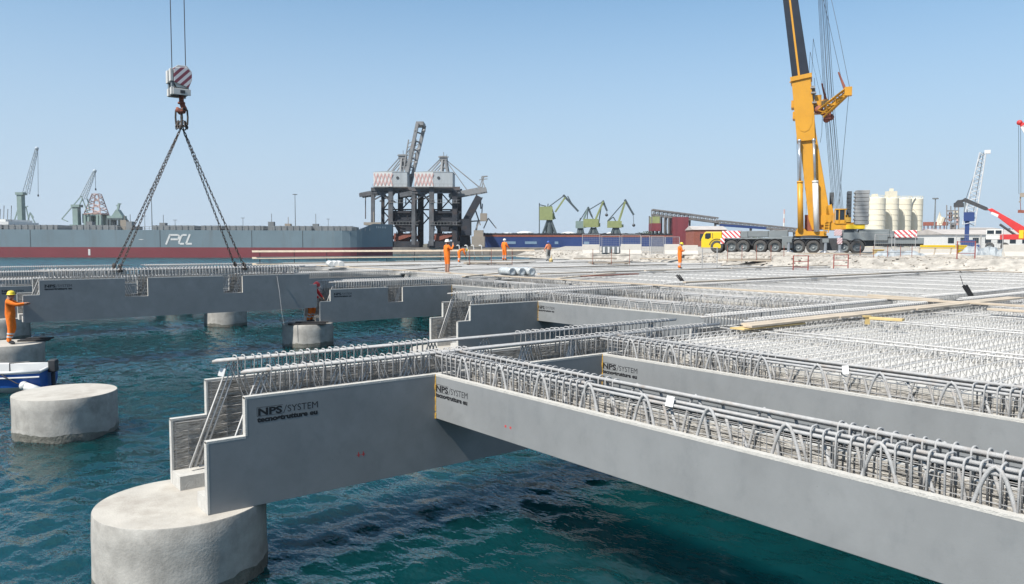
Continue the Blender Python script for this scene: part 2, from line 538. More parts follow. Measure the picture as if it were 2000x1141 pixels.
plate('far_land', [ground_pt(-900, 420, 0), ground_pt(2600, 420, 0), ground_pt(2600, 2600, 0), ground_pt(-900, 2600, 0)], -6, 1.3, 'land')

# ------------------------------------------------------------------ concrete piles
PH = 1.352                                     # main beam depth; pile tops sit right under the beams
def pile_mesh(seed):
    rnd = random.Random(seed)
    b = MB()
    n, r = 64, 1.0
    zs = [-PH, -PH - 0.012, -PH - 0.25, -PH - 0.55, -PH - 0.74, -PH - 0.80, -PH - 0.9, WATER - 1.5]
    vs, fs, ms = [], [], []
    ph = [rnd.uniform(0, 6.28) for _ in range(6)]
    for i, z in enumerate(zs):
        for j in range(n):
            t = 2*math.pi*j/n
            rr = r - (0.008 if i == 0 else 0)
            if 1 < i: rr += 0.008 * math.sin(3*t+ph[0]) + 0.006 * math.sin(7*t+ph[1])
            if i in (4, 5, 6): rr += rnd.uniform(-.012, .016)
            zz = z + (0.03 * math.sin(2*t + ph[2]) + 0.025 * math.sin(5*t+ph[3]) + rnd.uniform(-.02,.02) if i in (4, 5) else 0)
            vs.append((rr*math.cos(t), rr*math.sin(t), zz))
    for i in range(len(zs)-1):
        for j in range(n):
            j2 = (j+1) % n
            fs.append((i*n+j, (i+1)*n+j, (i+1)*n+j2, i*n+j2)); ms.append(2 if i >= 4 else 0)
    b.add(vs, fs, ms)
    rings = [(r-0.008, -PH), (0.7, -PH+0.004), (0.35, -PH+0.006), (0.02, -PH+0.004)]
    o = len(b.v)
    for q, (rad, z) in enumerate(rings):
        for j in range(n):
            t = 2*math.pi*j/n
            b.v.append((rad*math.cos(t), rad*math.sin(t), z))
    for q in range(3):
        for j in range(n):
            j2 = (j+1) % n
            b.f.append((o+q*n+j, o+q*n+j2, o+(q+1)*n+j2, o+(q+1)*n+j)); b.m.append(1)
    b.f.append(tuple(o+3*n+j for j in range(n))); b.m.append(1)
    return b.mesh('pile', ['pile', 'piletop', 'algae'], True)
pile_meshes = [pile_mesh(k) for k in range(4)]
RP = 9.85                                      # spacing of the rows of main beams
AP = 10.3                                      # spacing of piles along a row
def pile(i, j, label, du=0, dv=0, group=None):
    o = put('concrete_pile', pile_meshes[(i*3+j) % 4], None, (-3.2 + AP*i + du, 0.79 + RP*j + dv, 0), (0, 0, (i*1.7+j*2.3) % 6.28))
    return tag(o, label, 'pile', group)
pile(0, 0, 'big round concrete pile under the stepped end of the lettered front main beam', -0.05, -0.02)
pile(0, 1, 'free standing round concrete pile with nothing resting on it, beside the blue boat', 0.0, -0.95)
pile(0, 2, 'round concrete pile that the worker in the yellow helmet stands on', -0.05, -0.5)
pile(0, 3, 'round concrete pile partly hidden behind the worker in the yellow helmet', 0.7, -0.2)
pile(1, 2, 'round concrete pile with a black pad, under the meeting ends of two far main beams', -0.15, -0.2)
pile(1, 3, 'round concrete pile seen below the hanging main beam', -0.3, -0.5)
for i, j in ((1,0),(1,1),(2,0),(2,1),(2,2),(2,3),(3,0),(3,1),(1,4),(0,4)):
    pile(i, j, 'round concrete pile standing in the water under the deck beams', group='piles under the deck')

# ------------------------------------------------------------------ reinforcement shapes
def hook_mesh(depth, wid, r=0.0085):
    """one stirrup: a leg rising from inside the wall, over the bars and down again"""
    b = MB()
    b.tube([(0,0,-depth),(0,0,0.02),(0,0.012,0.045),(0,0.04,0.058),(0,wid-0.04,0.058),(0,wid-0.012,0.045),(0,wid,0.02),(0,wid,-depth*0.55)], r, 5)
    return b.mesh('stirrup', 'rebar', True)
HOOK = hook_mesh(0.40, 0.15)
HOOKB = hook_mesh(0.36, 0.16, 0.0095)
HOOKR = hook_mesh(0.36, 0.11, 0.0095)
def spread(a, b, step): 
    n = max(1, int(round((b-a)/step)))
    return [a + (b-a)*i/n for i in range(n+1)]

HOOKF = hook_mesh(0.40, 0.15, 0.0115)
def join_hooks(me, places):
    b = MB()
    src = [v.co.copy() for v in me.vertices]; fs = [tuple(p.vertices) for p in me.polygons]
    for (x, y, z, rz) in places:
        c, s_ = math.cos(rz), math.sin(rz)
        b.add([(x + v.x*c - v.y*s_, y + v.x*s_ + v.y*c, z + v.z) for v in src], fs)
    return b

def text_mesh(name, body, size, x=0, y=0, thick=0.0, sx=1.0, shear=0.0, space=1.0):
    cu = bpy.data.curves.new(name, 'FONT')
    cu.body = body; cu.size = size; cu.offset = thick; cu.shear = shear; cu.space_character = space
    cu.resolution_u = 3
    o = bpy.data.objects.new(name, cu)
    COL.objects.link(o)
    dg = bpy.context.evaluated_depsgraph_get()
    me = bpy.data.meshes.new_from_object(o.evaluated_get(dg))
    vs = [(v.co.x*sx + x, v.co.y + y) for v in me.vertices]
    fs = [tuple(p.vertices) for p in me.polygons]
    bpy.data.objects.remove(o); bpy.data.curves.remove(cu); bpy.data.meshes.remove(me)
    return vs, fs
def logo_builder(w):
    """maker's stencil: NPS/SYSTEM over tecnostrutture eu; in (x, z), w metres wide"""
    b = MB()
    def put_text(body, size, x, z, thick, sx, target=None, **k):
        vs, fs = text_mesh('t', body, size, 0, 0, thick, 1.0, **k)
        xs = [v[0] for v in vs]
        wd = max(xs) - min(xs)
        f = (target / wd) if target else sx
        b.add([(x + (v[0]-min(xs))*f, 0, z + v[1]) for v in vs], fs)
    put_text('NPS', 0.150, 0.02, 0.115, 0.006, 1, 0.38)
    put_text('/', 0.185, 0.415, 0.100, -0.002, 1, 0.06)
    put_text('SYSTEM', 0.150, 0.485, 0.115, 0.0, 1, 0.50)
    put_text('tecnostrutture eu', 0.105, 0.0, 0.012, 0.0065, 1, 0.98)
    # box lines round NPS
    for x0, x1, z0, z1 in ((0.0,0.41,0.232,0.238),(0.0,0.006,0.105,0.235),(0.0,0.41,0.099,0.105)):
        b.add([(x0,0,z0),(x1,0,z0),(x1,0,z1),(x0,0,z1)], [(0,1,2,3)])
    b.v = [(x*w, y, z*w) for x, y, z in b.v]
    return b
LOGO = logo_builder(0.80).mesh('lettering', 'ink')

# ------------------------------------------------------------------ main beams (run along X)
AL, AW, WT = 9.95, 1.58, 0.085
def wall_poly(slots, h=PH, L=AL):
    pts = [(0,-h),(L,-h),(L,-0.42),(L-0.32,-0.42),(L-0.32,0)]
    for a, b_, d in sorted(slots, reverse=True):
        pts += [(b_,0),(b_,-d),(a,-d),(a,0)]
    pts += [(0.46,0),(0.46,-0.475),(0,-0.475)]
    return pts
def wall_mesh(slots, inner):
    """inner: +1 when the rough inside faces +y"""
    b = MB()
    poly = wall_poly(slots)
    b.prism(poly, 0, WT, 1)
    # faces 0 (y0) and 1 (y1) are the sides
    b.m[0], b.m[1] = (0, 2) if inner > 0 else (2, 0)
    for k in range(2, len(b.f)):
        nz = [b.v[i][2] for i in b.f[k]]
        if max(nz) < -PH + 1e-4: b.m[k] = 0
    return b.mesh('wall', ['form', 'lip', 'rough'])
WALLS = {}
def get_wall(slots, inner):
    k = (tuple(slots), inner)
    if k not in WALLS: WALLS[k] = wall_mesh(slots, inner)
    return WALLS[k]
def floor_mesh():
    b = MB()
    b.box(0.0, 0.55, WT, 0.40, -PH+0.004, -PH+0.19, 1)
    b.box(0.0, 0.55, AW-0.44, AW-WT, -PH+0.004, -PH+0.19, 1)
    b.box(0.55, AL-0.25, WT, AW-WT, -PH+0.004, -PH+0.14, 0)
    return b.mesh('floor_slab', ['form', 'lip'])
FLOOR = floor_mesh()
def truss_mesh(x0, x1, zt, zb, period, r, nb=3, dy=0.035):
    b = MB()
    for k in range(nb):
        y = (k - (nb-1)/2) * dy * 0.3
        dx = k * 0.068
        # end raker
        x = x0
        pts = []
        i = 0
        while x <= x1 + 1e-6:
            pts.append((x + dx, y, zb if i % 2 == 0 else zt))
            x += period/2; i += 1
        b.tube(pts, r, 5)
    return b.mesh('inclined_bars', 'latt', True)
ATRUSS = truss_mesh(0.18, AL-0.35, 0.24, -1.12, 1.06, 0.019)
def bars_mesh(L, n, r, dy, off=0.0):
    b = MB()
    for k in range(n):
        b.tube([(0.03*k, (k-(n-1)/2)*dy, 0), (L+0.05*k, (k-(n-1)/2)*dy, off)], r, 8)
    return b.mesh('top_bars', 'rebar', True)
ATOP = bars_mesh(9.45, 4, 0.018, 0.038)
def wall_net_mesh(x0, x1, z0, z1, sx, sz, r=0.0045):
    b = MB()
    for x in spread(x0, x1, sx): b.tube([(x,0,z0),(x,0,z1)], r, 3, cap=False)
    for z in spread(z0, z1, sz): b.tube([(x0,0.006,z),(x1,0.006,z)], r, 3, cap=False)
    return b.mesh('wire_net', 'wire')
ANET = wall_net_mesh(0.52, AL-0.4, -1.1, -0.03, 0.20, 0.115)
ANET_END = wall_net_mesh(0.05, 0.52, -1.12, -0.53, 0.155, 0.115)
ACHORD = MB().tube([(0.3,0,-1.12),(AL-0.3,0,-1.12)], 0.014, 5).mesh('bottom_bars', 'rebar', True)
tagpaper = MB().box(-0.038,0.038,-0.003,0.003,-0.055,0.055).mesh('paper_tag', 'paper')

def main_beam(u0, row, label, slots=(), lvl=1, zoff=0.0, zones=None, group=None, logo=True, fz=((0.78,9.3),), rz=((0.78,9.3),), rot=0.0, dv=0.0):
    t = thing('main_girder', label, 'beam', (u0, RP*row + dv, zoff), rot, group)
    s = [(a, b_, 0.64) for a, b_ in slots]
    put('front_wall', get_wall(s, 1), t, bevel=0.006 if lvl > 1 else 0)
    put('back_wall', get_wall(s, -1), t, (0, AW-WT, 0), bevel=0.006 if lvl > 1 else 0)
    put('floor_slab', FLOOR, t)
    if lvl > 0:
        ek = ('edge', tuple(slots))
        if ek not in WALLS:
            e = MB(); xa = 0.46
            for a_, b__ in sorted(slots) + [(AL-0.32, AL)]:
                e.box(xa, a_, -0.0012, WT+0.003, -0.026, 0.003); xa = b__
            e.box(0.0, 0.46, -0.0012, WT+0.003, -0.50, -0.472); e.box(-0.003, 0.022, -0.0016, WT+0.003, -PH+0.02, -0.5)
            e.box(0.457, 0.482, -0.0016, WT+0.003, -0.4715, -0.0265)
            WALLS[ek] = e.mesh('edge_strip', 'lip')
        put('edge_strip', WALLS[ek], t); put('edge_strip', WALLS[ek], t, (0, AW-WT, 0))
    for y in (0.24, AW-0.24):
        put('top_bars', ATOP, t, (0.48, y, 0.272))
        if lvl > 0:
            put('inclined_bars', ATRUSS, t, (0, y, 0))
            put('bottom_bars', ACHORD, t, (0, y, 0))
    if lvl > 0:
        for y in (WT+0.012, AW-WT-0.02):
            n1 = put('wire_net', ANET, t, (0, y, 0))
            put('wire_net', ANET_END, t, (0, y, 0))
    fr = [(x, 0.17, 0.26, 0) for a, b_ in fz for x in spread(a, b_, 0.115)]
    rr = [(x, AW-0.31, 0.26, 0) for a, b_ in rz for x in spread(a, b_, 0.115)]
    if lvl > 1:
        rnd = random.Random(5)
        for (x, y, z, r_) in fr + rr:
            put('stirrup', HOOK, t, (x + rnd.uniform(-.012,.012), y, z + rnd.uniform(-.008,.006)), (rnd.uniform(-.04,.04), rnd.uniform(-.05,.05), rnd.uniform(-.12,.12)))
    else:
        key = ('A', tuple(fz), tuple(rz))
        if key not in WALLS:
            WALLS[key] = join_hooks(HOOKF, fr + rr).mesh('stirrup_rows', 'latt', True)
        put('stirrup_rows', WALLS[key], t, kind='stuff')
    if logo:
        put('lettering', LOGO, t, (0.60, -0.0012, -0.335))
    return t

A1 = main_beam(-3.17, 0, 'main beam nearest the stacked lettering, stepped end resting on the big free end pile', lvl=2,
               fz=((0.85,3.85),(5.7,9.5)), rz=((0.80,2.78),(3.2,3.85),(5.75,9.7)))
A1['label'] = 'grey stepped main beam resting on the near round pile, open rebar trough on top'
put('paper_tag', tagpaper, A1, (0.60, 1.28, 0.12), (-0.2, 0.25, R(-30)))
rm = MB()
for k in range(2):
    x = 1.95 + k*0.07
    rm.add([(x,-0.0012,-0.985),(x+0.014,-0.0012,-0.985),(x+0.012,-0.0012,-0.92),(x-0.004,-0.0012,-0.92),(x-0.025,-0.0015,-0.962),(x+0.03,-0.0015,-0.965),(x+0.03,-0.0015,-0.95),(x-0.02,-0.0015,-0.95)], [(0,1,2,3),(4,5,6,7)])
rm.build('red_mark', 'redink', A1)
A2 = main_beam(-3.17+AP, 1, 'grey stepped main beam of the second row, its end open towards the water', lvl=1, logo=False)
A3 = main_beam(-3.17+AP+0.08, 2, 'grey main beam with one open pocket, beside the hanging beam', slots=((3.08,3.80),), lvl=1)
# hanging beam
HB = main_beam(-2.86, 2, 'grey main beam with two open pockets hanging from chains', slots=((2.98,3.71),(6.28,7.0)), lvl=1, zoff=0.645)
for (i, j, lab) in ((-1,3,'far grey main beam left of the hanging beam'), (0,3,'far grey main beam lying behind the hanging beam')):
    main_beam(-3.17+AP*i, j, lab, lvl=1 if j == 3 else 0)
for (i, j) in ((-1,4),(0,4),(1,4),(1,3),(-1,5),(0,5),(1,5)):
    main_beam(-3.17+AP*i, j, 'far main beam with open rebar on top, row behind the hanging beam', lvl=0, logo=False, group='far main beams over the water')
for j in range(0, 6):
    for i in range(1 if j == 0 else 2, 5):
        main_beam(-3.17+AP*i, j, 'main beam under the deck with only its top bars showing', lvl=0, logo=False, group='main beams under the deck')

# ------------------------------------------------------------------ secondary beams (run along Y, away from a main beam face towards the camera)
BL, BW, BH, BT = 8.20, 0.72, 0.632, 0.075
def bbody_mesh():
    """local y = 0 at the far end (main beam face), runs to -BL"""
    prof_l = [(0,-BH),(BT,-BH),(BT,0),(0,0)]
    b = MB()
    def sheet(x0, x1, z0, z1, ms):
        b.add([(x0,-BL,z0),(x1,-BL,z0),(x1,0.06,z0),(x0,0.06,z0),(x0,-BL,z1),(x1,-BL,z1),(x1,0.06,z1),(x0,0.06,z1)],
              [(0,3,2,1),(4,5,6,7),(0,1,5,4),(1,2,6,5),(2,3,7,6),(3,0,4,7)], ms)
    return sheet, b
def bwall(side):
    sheet, b = bbody_mesh()
    if side == 0: sheet(0, BT, -BH, 0, [0,1,1,2,0,0])
    else: sheet(BW-BT, BW, -BH, 0, [0,1,1,0,0,2])
    return b.mesh('side_wall', ['form', 'lip', 'rough'])
BWALL = [bwall(0), bwall(1)]
_s, _b = bbody_mesh(); _s(BT, BW-BT, -BH+0.003, -BH+0.09, [0,1,1,1,0,1])
BFLOOR = _b.mesh('floor_slab', ['form', 'rough'])
_s, _b = bbody_mesh(); _s(BT+0.001, BW-BT-0.001, -BH+0.09, -0.26, [0,0,0,0,0,0])
BFILL = _b.mesh('rough_fill', ['rough'])
BEDGE = MB().box(-0.0015, BT+0.003, -BL, -0.002, -0.026, 0.003).mesh('edge_strip', 'lip')
def btruss_mesh(dense=True):
    b = MB()
    per = 0.82
    y = -0.35
    while y > -BL + 0.5:
        pts = []
        for k in range(13):
            t = k / 12
            yy = y - per * 0.50 * t
            s = abs(2*t - 1)
            z = 0.292 - 0.59 * s ** 1.75
            pts.append((0, yy, z))
        b.tube(pts, 0.0165, 6)
        # single stray leg between the arches
        b.tube([(0.05, y - per*0.62, 0.235), (0.05, y - per*0.84, -0.30)], 0.0165, 6)
        y -= per
    return b.mesh('arched_bars', 'rebar', True)
BTRUSS = btruss_mesh()
def btop_mesh():
    b = MB()
    for x, z, r in ((0.115,0.235,0.0185),(0.165,0.270,0.017),(0.215,0.238,0.0185)):
        b.tube([(x,0.30,z),(x,-BL-0.02,z)], r, 8)
    return b.mesh('near_top_bars', 'rebar', True), MB().tube([(0.545,0.32,0.262),(0.545,-BL-0.02,0.262)], 0.021, 8).tube([(0.60,0.32,0.235),(0.60,-BL-0.02,0.235)], 0.019, 8).mesh('far_top_bars', 'rebar', True)
BTOPN, BTOPF = btop_mesh()
BNET = MB()
for y in spread(-BL+0.05, -0.05, 0.125): BNET.tube([(0.09,y,-0.30),(0.09,y,0.19)], 0.0038, 3, cap=False)
for z in (-0.06, 0.03, 0.13, 0.19): BNET.tube([(0.096,-BL+0.05,z),(0.096,-0.05,z)], 0.0042, 3, cap=False)
for y in spread(-BL+0.05, -0.05, 0.25): BNET.tube([(0.625,y,-0.30),(0.625,y,0.19)], 0.0038, 3, cap=False)
for z in (-0.06, 0.06, 0.18): BNET.tube([(0.625,-BL+0.05,z),(0.625,-0.05,z)], 0.0042, 3, cap=False)
BNET = BNET.mesh('wire_net', 'wire')
HZ = [(a) for a in spread(-2.95, -0.03, 0.118)] + [a for a in spread(-BL+0.1, -5.70, 0.118)]
BROWS = join_hooks(HOOKB, [(0.085, y, 0.245, -math.pi/2) for y in HZ]).mesh('stirrup_rows', 'rebar', True)
def hooks_places(z=0.245): return [(0.085, y, z) for y in HZ], [(0.53, y, 0.235) for y in HZ]
BR2 = MB()
for me, pl in ((HOOKB, [(0.085, y, 0.245, -math.pi/2) for y in HZ]), (HOOKR, [(0.525, y, 0.232, -math.pi/2) for y in HZ])):
    q = join_hooks(me, pl); BR2.add(q.v, q.f)
BROWS = BR2.mesh('stirrup_rows', 'rebar', True)
BFOAM = MB()
rnd = random.Random(2)
zz = -BH
while zz < -0.01:
    h_ = rnd.uniform(.03, .08); z1 = min(0.0, zz+h_)
    w_ = rnd.uniform(.004,.016)
    BFOAM.box(-w_, 0.002, -w_-0.004, 0.0, zz, z1+0.002)
    zz = z1
BFOAM = BFOAM.mesh('joint_foam', 'foam')
LOGO_B = LOGO
BTOPI = MB()
for x_, z_ in ((0.15,0.205),(0.57,0.205)): BTOPI.tube([(x_,0.30,z_),(x_,-BL-0.02,z_)], 0.016, 6)
BTOPI = BTOPI.mesh('top_bars', 'latt', True)
BRI = MB()
for x_ in (0.10, 0.52):
    for y_ in spread(-BL+0.1, -0.05, 0.16):
        BRI.tube([(x_,y_,-0.1),(x_+random.uniform(-.02,.02),y_,0.2),(x_+.10,y_+.02,0.21),(x_+.10,y_+.02,0.0)], 0.0065, 4)
for x_ in (0.03, 0.34, 0.69): girder_y = BRI.tube([(x_ + (.03 if i % 2 else -.03), -BL + 0.1*i, 0.0 if i % 2 else 0.19) for i in range(82)], 0.0052, 4)
BRI = BRI.mesh('stirrup_rows', 'latt')
_s, _b = bbody_mesh(); _s(BT+0.001, BW-BT-0.001, -BH+0.09, -0.02, [0,0,0,0,0,0])
BFILLI = _b.mesh('rough_fill', ['slab'])
def inner_beam(u, row, label, group):
    t = thing('secondary_girder', label, 'beam', (u, RP*row, 0), 0, group)
    put('side_wall', BWALL[0], t); put('side_wall', BWALL[1], t)
    put('floor_slab', BFLOOR, t); put('rough_fill', BFILLI, t)
    put('top_bars', BTOPI, t); put('stirrup_rows', BRI, t, kind='stuff')
    return t
def secondary_beam(u, row, label, lvl=0, group=None, logo=False, v=None):
    t = thing('secondary_girder', label, 'beam', (u, RP*row if v is None else v, 0), 0, group)
    put('side_wall', BWALL[0], t, bevel=0.006 if lvl > 1 else 0); put('side_wall', BWALL[1], t)
    put('floor_slab', BFLOOR, t)
    put('edge_strip', BEDGE, t)
    put('rough_fill', BFILL, t)
    put('near_top_bars', BTOPN, t); put('far_top_bars', BTOPF, t)
    put('arched_bars', BTRUSS, t, (0.092, 0, 0)); put('arched_bars', BTRUSS, t, (0.575, -0.28, -0.02))
    put('wire_net', BNET, t)
    if lvl > 1:
        rnd = random.Random(int(u*10)+3)
        for y in HZ:
            for me, x, z in ((HOOKB, 0.085, 0.245), (HOOKR, 0.525, 0.232)):
                put('stirrup', me, t, (x, y + rnd.uniform(-.012,.012), z + rnd.uniform(-.008,.006)), (rnd.uniform(-.04,.04), rnd.uniform(-.03,.03), -math.pi/2 + rnd.uniform(-.13,.13)))
    else:
        put('stirrup_rows', BROWS, t, kind='stuff')
    if logo:
        put('lettering', LOGO, t, (-0.0012, 0.0, -0.325), (0, 0, -math.pi/2))
        put('joint_foam', BFOAM, t)
    return t
B1 = secondary_beam(0, 0, 'light grey lettered secondary beam meeting the near main beam, sunlit side towards the water', 2, logo=True)
B2 = secondary_beam(3.33, 0, 'lettered secondary beam carrying the edge of the slab deck, across open water from its twin', 2, logo=True)
put('paper_tag', tagpaper, B1, (0.085, -4.18, 0.28), (-0.5, 0.15, R(-55))); put('paper_tag', tagpaper, B2, (0.085, -4.22, 0.27), (-0.35, -0.1, R(-60)))
r2 = MB()
for k in range(2): r2.add([(-.0012,-1.60-.1*k,-.455),(-.0012,-1.63-.1*k,-.46),(-.0012,-1.635-.1*k,-.43),(-.0012,-1.60-.1*k,-.428)], [(0,1,2,3)])
r2.build('red_mark', 'redink', B1)
secondary_beam(10.27, 1, 'grey lettered secondary beam of the second row with arched bars on top', 1, logo=True)
secondary_beam(13.55, 2, 'short stretch of grey secondary beam meeting the pocketed main beam', 1, logo=True)
BUS = [AP*i + d for i in range(0, 5) for d in (0, 3.33, 6.62)]
START = [0, 10.27, 13.55, 16.9, 16.9, 16.9]
for j in range(6):
    for u in BUS:
        if u > 46 or u < START[j] - 0.3: continue
        if j == 0 and u < 4: continue
        if j == 1 and abs(u-10.3) < .2: continue
        if j == 2 and abs(u-13.63) < .2: continue
        if (j, round(u, 1)) in ((1, 13.6), (2, 16.9)): secondary_beam(u, j, 'secondary beam with arched bars bordering the second row deck panels' if j == 1 else 'secondary beam with arched bars bordering the third row deck panels', 0)
        else: inner_beam(u, j, 'secondary beam between slab panels, only its thin top bars showing', 'secondary beams in the deck')

# ------------------------------------------------------------------ slab panels with lattice girders
def girder(b, L, y, zt=0.21, pitch=0.2):
    z0 = 0.075
    L = L + 0.66
    b.tube([(0.02,y,zt),(L-0.02,y,zt)], 0.0075, 4)
    for s in (-1, 1):
        pts = []
        x = 0.05; i = 0
        while x < L - 0.03:
            pts.append((x, y + (s*0.055 if i % 2 == 0 else s*0.006), z0 if i % 2 == 0 else zt))
            x += pitch/2; i += 1
        b.tube(pts, 0.0052, 4)
        b.tube([(0.02,y+s*0.055,z0+0.006),(L-0.02,y+s*0.055,z0+0.006)], 0.006, 3)
    return b
PANELS = {}
def panel_meshes(L):
    k = round(L, 1)
    if k not in PANELS:
        W = 2.03
        s = MB(); s.box(0, L, 0.01, W, 0.004, 0.075)
        ys = [0.2 + i*0.33 for i in range(6)]
        one = girder(MB(), L, 0)
        alln = MB()
        for y in ys: girder(alln, L, y)
        net = MB()
        for x in spread(0.15, L-0.15, 0.3): net.tube([(x,0.03,0.225),(x,W-0.02,0.225)], 0.005, 3)
        for y in spread(0.1, W-0.1, 0.4): net.tube([(0.02,y,0.232),(L-0.02,y,0.232)], 0.005, 3)
        PANELS[k] = (s.mesh('slab','slab'), one.mesh('lattice_girder','latt'), alln.mesh('lattice_girders','latt'), net.mesh('wire_net','latt'), ys)
    return PANELS[k]
npan = 0
for j in range(6):
    us = [u for u in BUS + [51.5] if u >= START[j] - 0.3]
    if j == 0: us = [u for u in us if u > 3]
    if j == 1: us = [u for u in us if u > 13]
    if j == 2: us = [u for u in us if u > 16]
    for a, b_ in zip(us[:-1], us[1:]):
        if a > 46.5: continue
        x0 = a + BW - 0.05; L = b_ - x0 + 0.05
        me = panel_meshes(L)
        for k in range(4):
            v0 = RP*j - 8.2 + k*2.05
            near = (j == 0 and a < 14) or (j == 1 and a < 24)
            t = thing('deck_unit', 'precast slab panel covered in rows of lattice girders, laid between deck beams', 'slab', (x0, v0, 0), 0, 'slab panels of the deck')
            put('slab', me[0], t)
            if near:
                for y in me[4]: put('lattice_girder', me[1], t, (random.uniform(-.02,.02), y + random.uniform(-.02,.02), 0))
            else:
                put('lattice_girders', me[2], t, kind='stuff')
            npan += 1
print('panels', npan)
# ------------------------------------------------------------------ cargo ship
M['hull'] = mat('grey_blue_hull_paint', (0.185, 0.25, 0.285), 0.55, 0.08, 0.12, dirt=(0.155, 0.17, 0.175), dirt_scale=0.35, dirt_amt=0.5, streak=(1, 1, 0.12))
M['boot'] = mat('dark_red_boot_paint', (0.215, 0.042, 0.052), 0.6, 0.1, 0.12, dirt=(0.16, 0.05, 0.05), dirt_scale=0.15, dirt_amt=0.6)
M['hatch'] = mat('grey_hatch_steel', (0.20, 0.21, 0.215), 0.6, 0.15, 0.3)
M['seam'] = mat('dark_hull_seam', (0.07, 0.085, 0.095), 0.6, 0.1, 1)
S = Far(380, 216, WATER, R(4.5))
ship = S.thing('cargo_ship', 'long grey blue cargo ship with dark red underside and white three letter mark', 'ship')
def sx(px): return (px - 380) * S.k
x_l, x_bow = sx(-420), sx(757)
def hull_section(mb, z0f, z1f, mi, zt=None, bw=13.0):
    xs = [x_l, x_l+8] + spread(x_l+20, sx(560), 12) + [sx(q_) for q_ in (620,650,665,680,692,702,712,722,731,739,746,752)] + [x_bow]
    vs, fs = [], []
    for i, x in enumerate(xs):
        t = max(0, (x - sx(650)) / (x_bow - sx(650)))
        half = bw * (1 - t**2.2)
        z0, z1 = z0f(t, x), z1f(t, x)
        flare = 1 + 0.0 * t
        vs += [(x, 13 - half, z0), (x, 13 - half*flare, z1), (x, 13 + half*flare, z1), (x, 13 + half, z0)]
    for i in range(len(xs)-1):
        for k in range(4):
            k2 = (k+1) % 4
            fs.append((i*4+k, (i+1)*4+k, (i+1)*4+k2, i*4+k2))
    fs.append((3,2,1,0)); e = (len(xs)-1)*4
    fs.append((e,e+1,e+2,e+3))
    mb.add(vs, fs, mi)
b = MB(); hull_section(b, lambda t, x: -1.0, lambda t, x: 2.85 + 0.25*t, 0); b.build('red_underside', 'boot', ship)
b = MB(); hull_section(b, lambda t, x: 2.85 + 0.25*t, lambda t, x: 7.65 + (0 if x < sx(690) else min(1, (x-sx(690))/(sx(722)-sx(690))) * 2.1), 0); b.build('hull', 'hull', ship)
for px in (75, 316, 490, 588):
    b = MB(); b.box(sx(px)-0.09, sx(px)+0.09, -0.03, 0.05, 2.9, 7.6); b.build('hull_seam', 'seam', ship)
b = MB(); b.box(sx(183)-0.28, sx(183)+0.28, -0.04, 0.05, 0.6, 2.3); b.build('draught_mark', 'white', ship)
b = MB(); b.add([(sx(275),-0.03,5.0),(sx(280),-0.03,4.85),(sx(286),-0.03,5.0),(sx(280),-0.03,5.1)], [(0,1,2,3)]); b.build('white_mark', 'white', ship)
# PCL letters: slanted strokes
b = MB()
def LP(px, py): return (sx(px), -0.03, (477.5 - py) * 0.143 + 3.55)
for pl in ([(327,477),(335,458)],[(334,458.5),(350,458.5),(352.5,461),(350,467),(336,467)],[(366.5,458.5),(359,458.5),(356,461),(351.5,473),(353,475.5),(361,475.5)],[(372.5,457),(365,475.5),(376,475.5)]):
    for p, q in zip(pl[:-1], pl[1:]): b.bar(LP(*p), LP(*q), 0.05, 0.5)
b.build('letter_mark', 'white', ship)
b = MB()
for k, px in enumerate((728,731,734,738,741,744)):
    x = sx(px); b.box(x-0.14, x+0.14, 13-13*(1-((x-sx(650))/(x_bow-sx(650)))**2.2)-0.06, 13, 8.5, 9.05)
b.build('bow_name', 'white', ship)
# deck gear: hatches, coamings, rails
random.seed(11)
for a, c in ((-60,8),(12,112),(140,225),(292,372),(385,425),(432,506),(520,600),(612,680)):
    b = MB(); b.box(sx(a), sx(c), 4, 22, 7.6, 9.0); 
    for px in range(int(a)+6, int(c), 12): b.box(sx(px), sx(px)+0.35, 3.8, 4.05, 7.6, 9.05)
    b.build('hatch_cover', 'hatch', ship)
b = MB()
for px in range(-100, 720, 9):
    z = 7.65 if px < 690 else 9.7
    b.tube([(sx(px),0.1,7.6),(sx(px),0.1,8.55)], 0.05, 4)
b.tube([(sx(-100),0.1,8.55),(sx(692),0.1,8.55)], 0.05, 4); b.tube([(sx(-100),0.1,8.1),(sx(692),0.1,8.1)], 0.04, 4)
b.build('deck_rail', 'hatch', ship)
for px in (160,225,236,300,512,545,600):
    b = MB(); b.box(sx(px), sx(px)+1.6, 6, 8, 7.6, 9.6+random.random()); b.tube([(sx(px)+.8,7,9),(sx(px)+.8,7,11+random.random()*2)], 0.09, 5); b.build('deck_house', 'woodgrey' if px % 2 else 'hatch', ship)
b = MB(); b.box(sx(-60), sx(17), 5, 21, 7.6, 9.9); b.box(sx(-60), sx(8), 6, 20, 9.9, 10.6); b.build('bridge_block', 'white', ship)
b = MB()
for k in range(4): b.tube([(sx(0)-1.5+k*1.0, 8, 10), (sx(0)-1.2+k*1.0, 8, 13.5+k % 2)], 0.10, 5)
b.build('mast', 'hatch', ship)
b = MB(); b.box(sx(700), sx(735), 9, 17, 9.5, 10.3); b.tube([(sx(718),13,9.6),(sx(718),13,13.5)], 0.15, 6); b.build('bow_winch', 'woodgrey', ship)

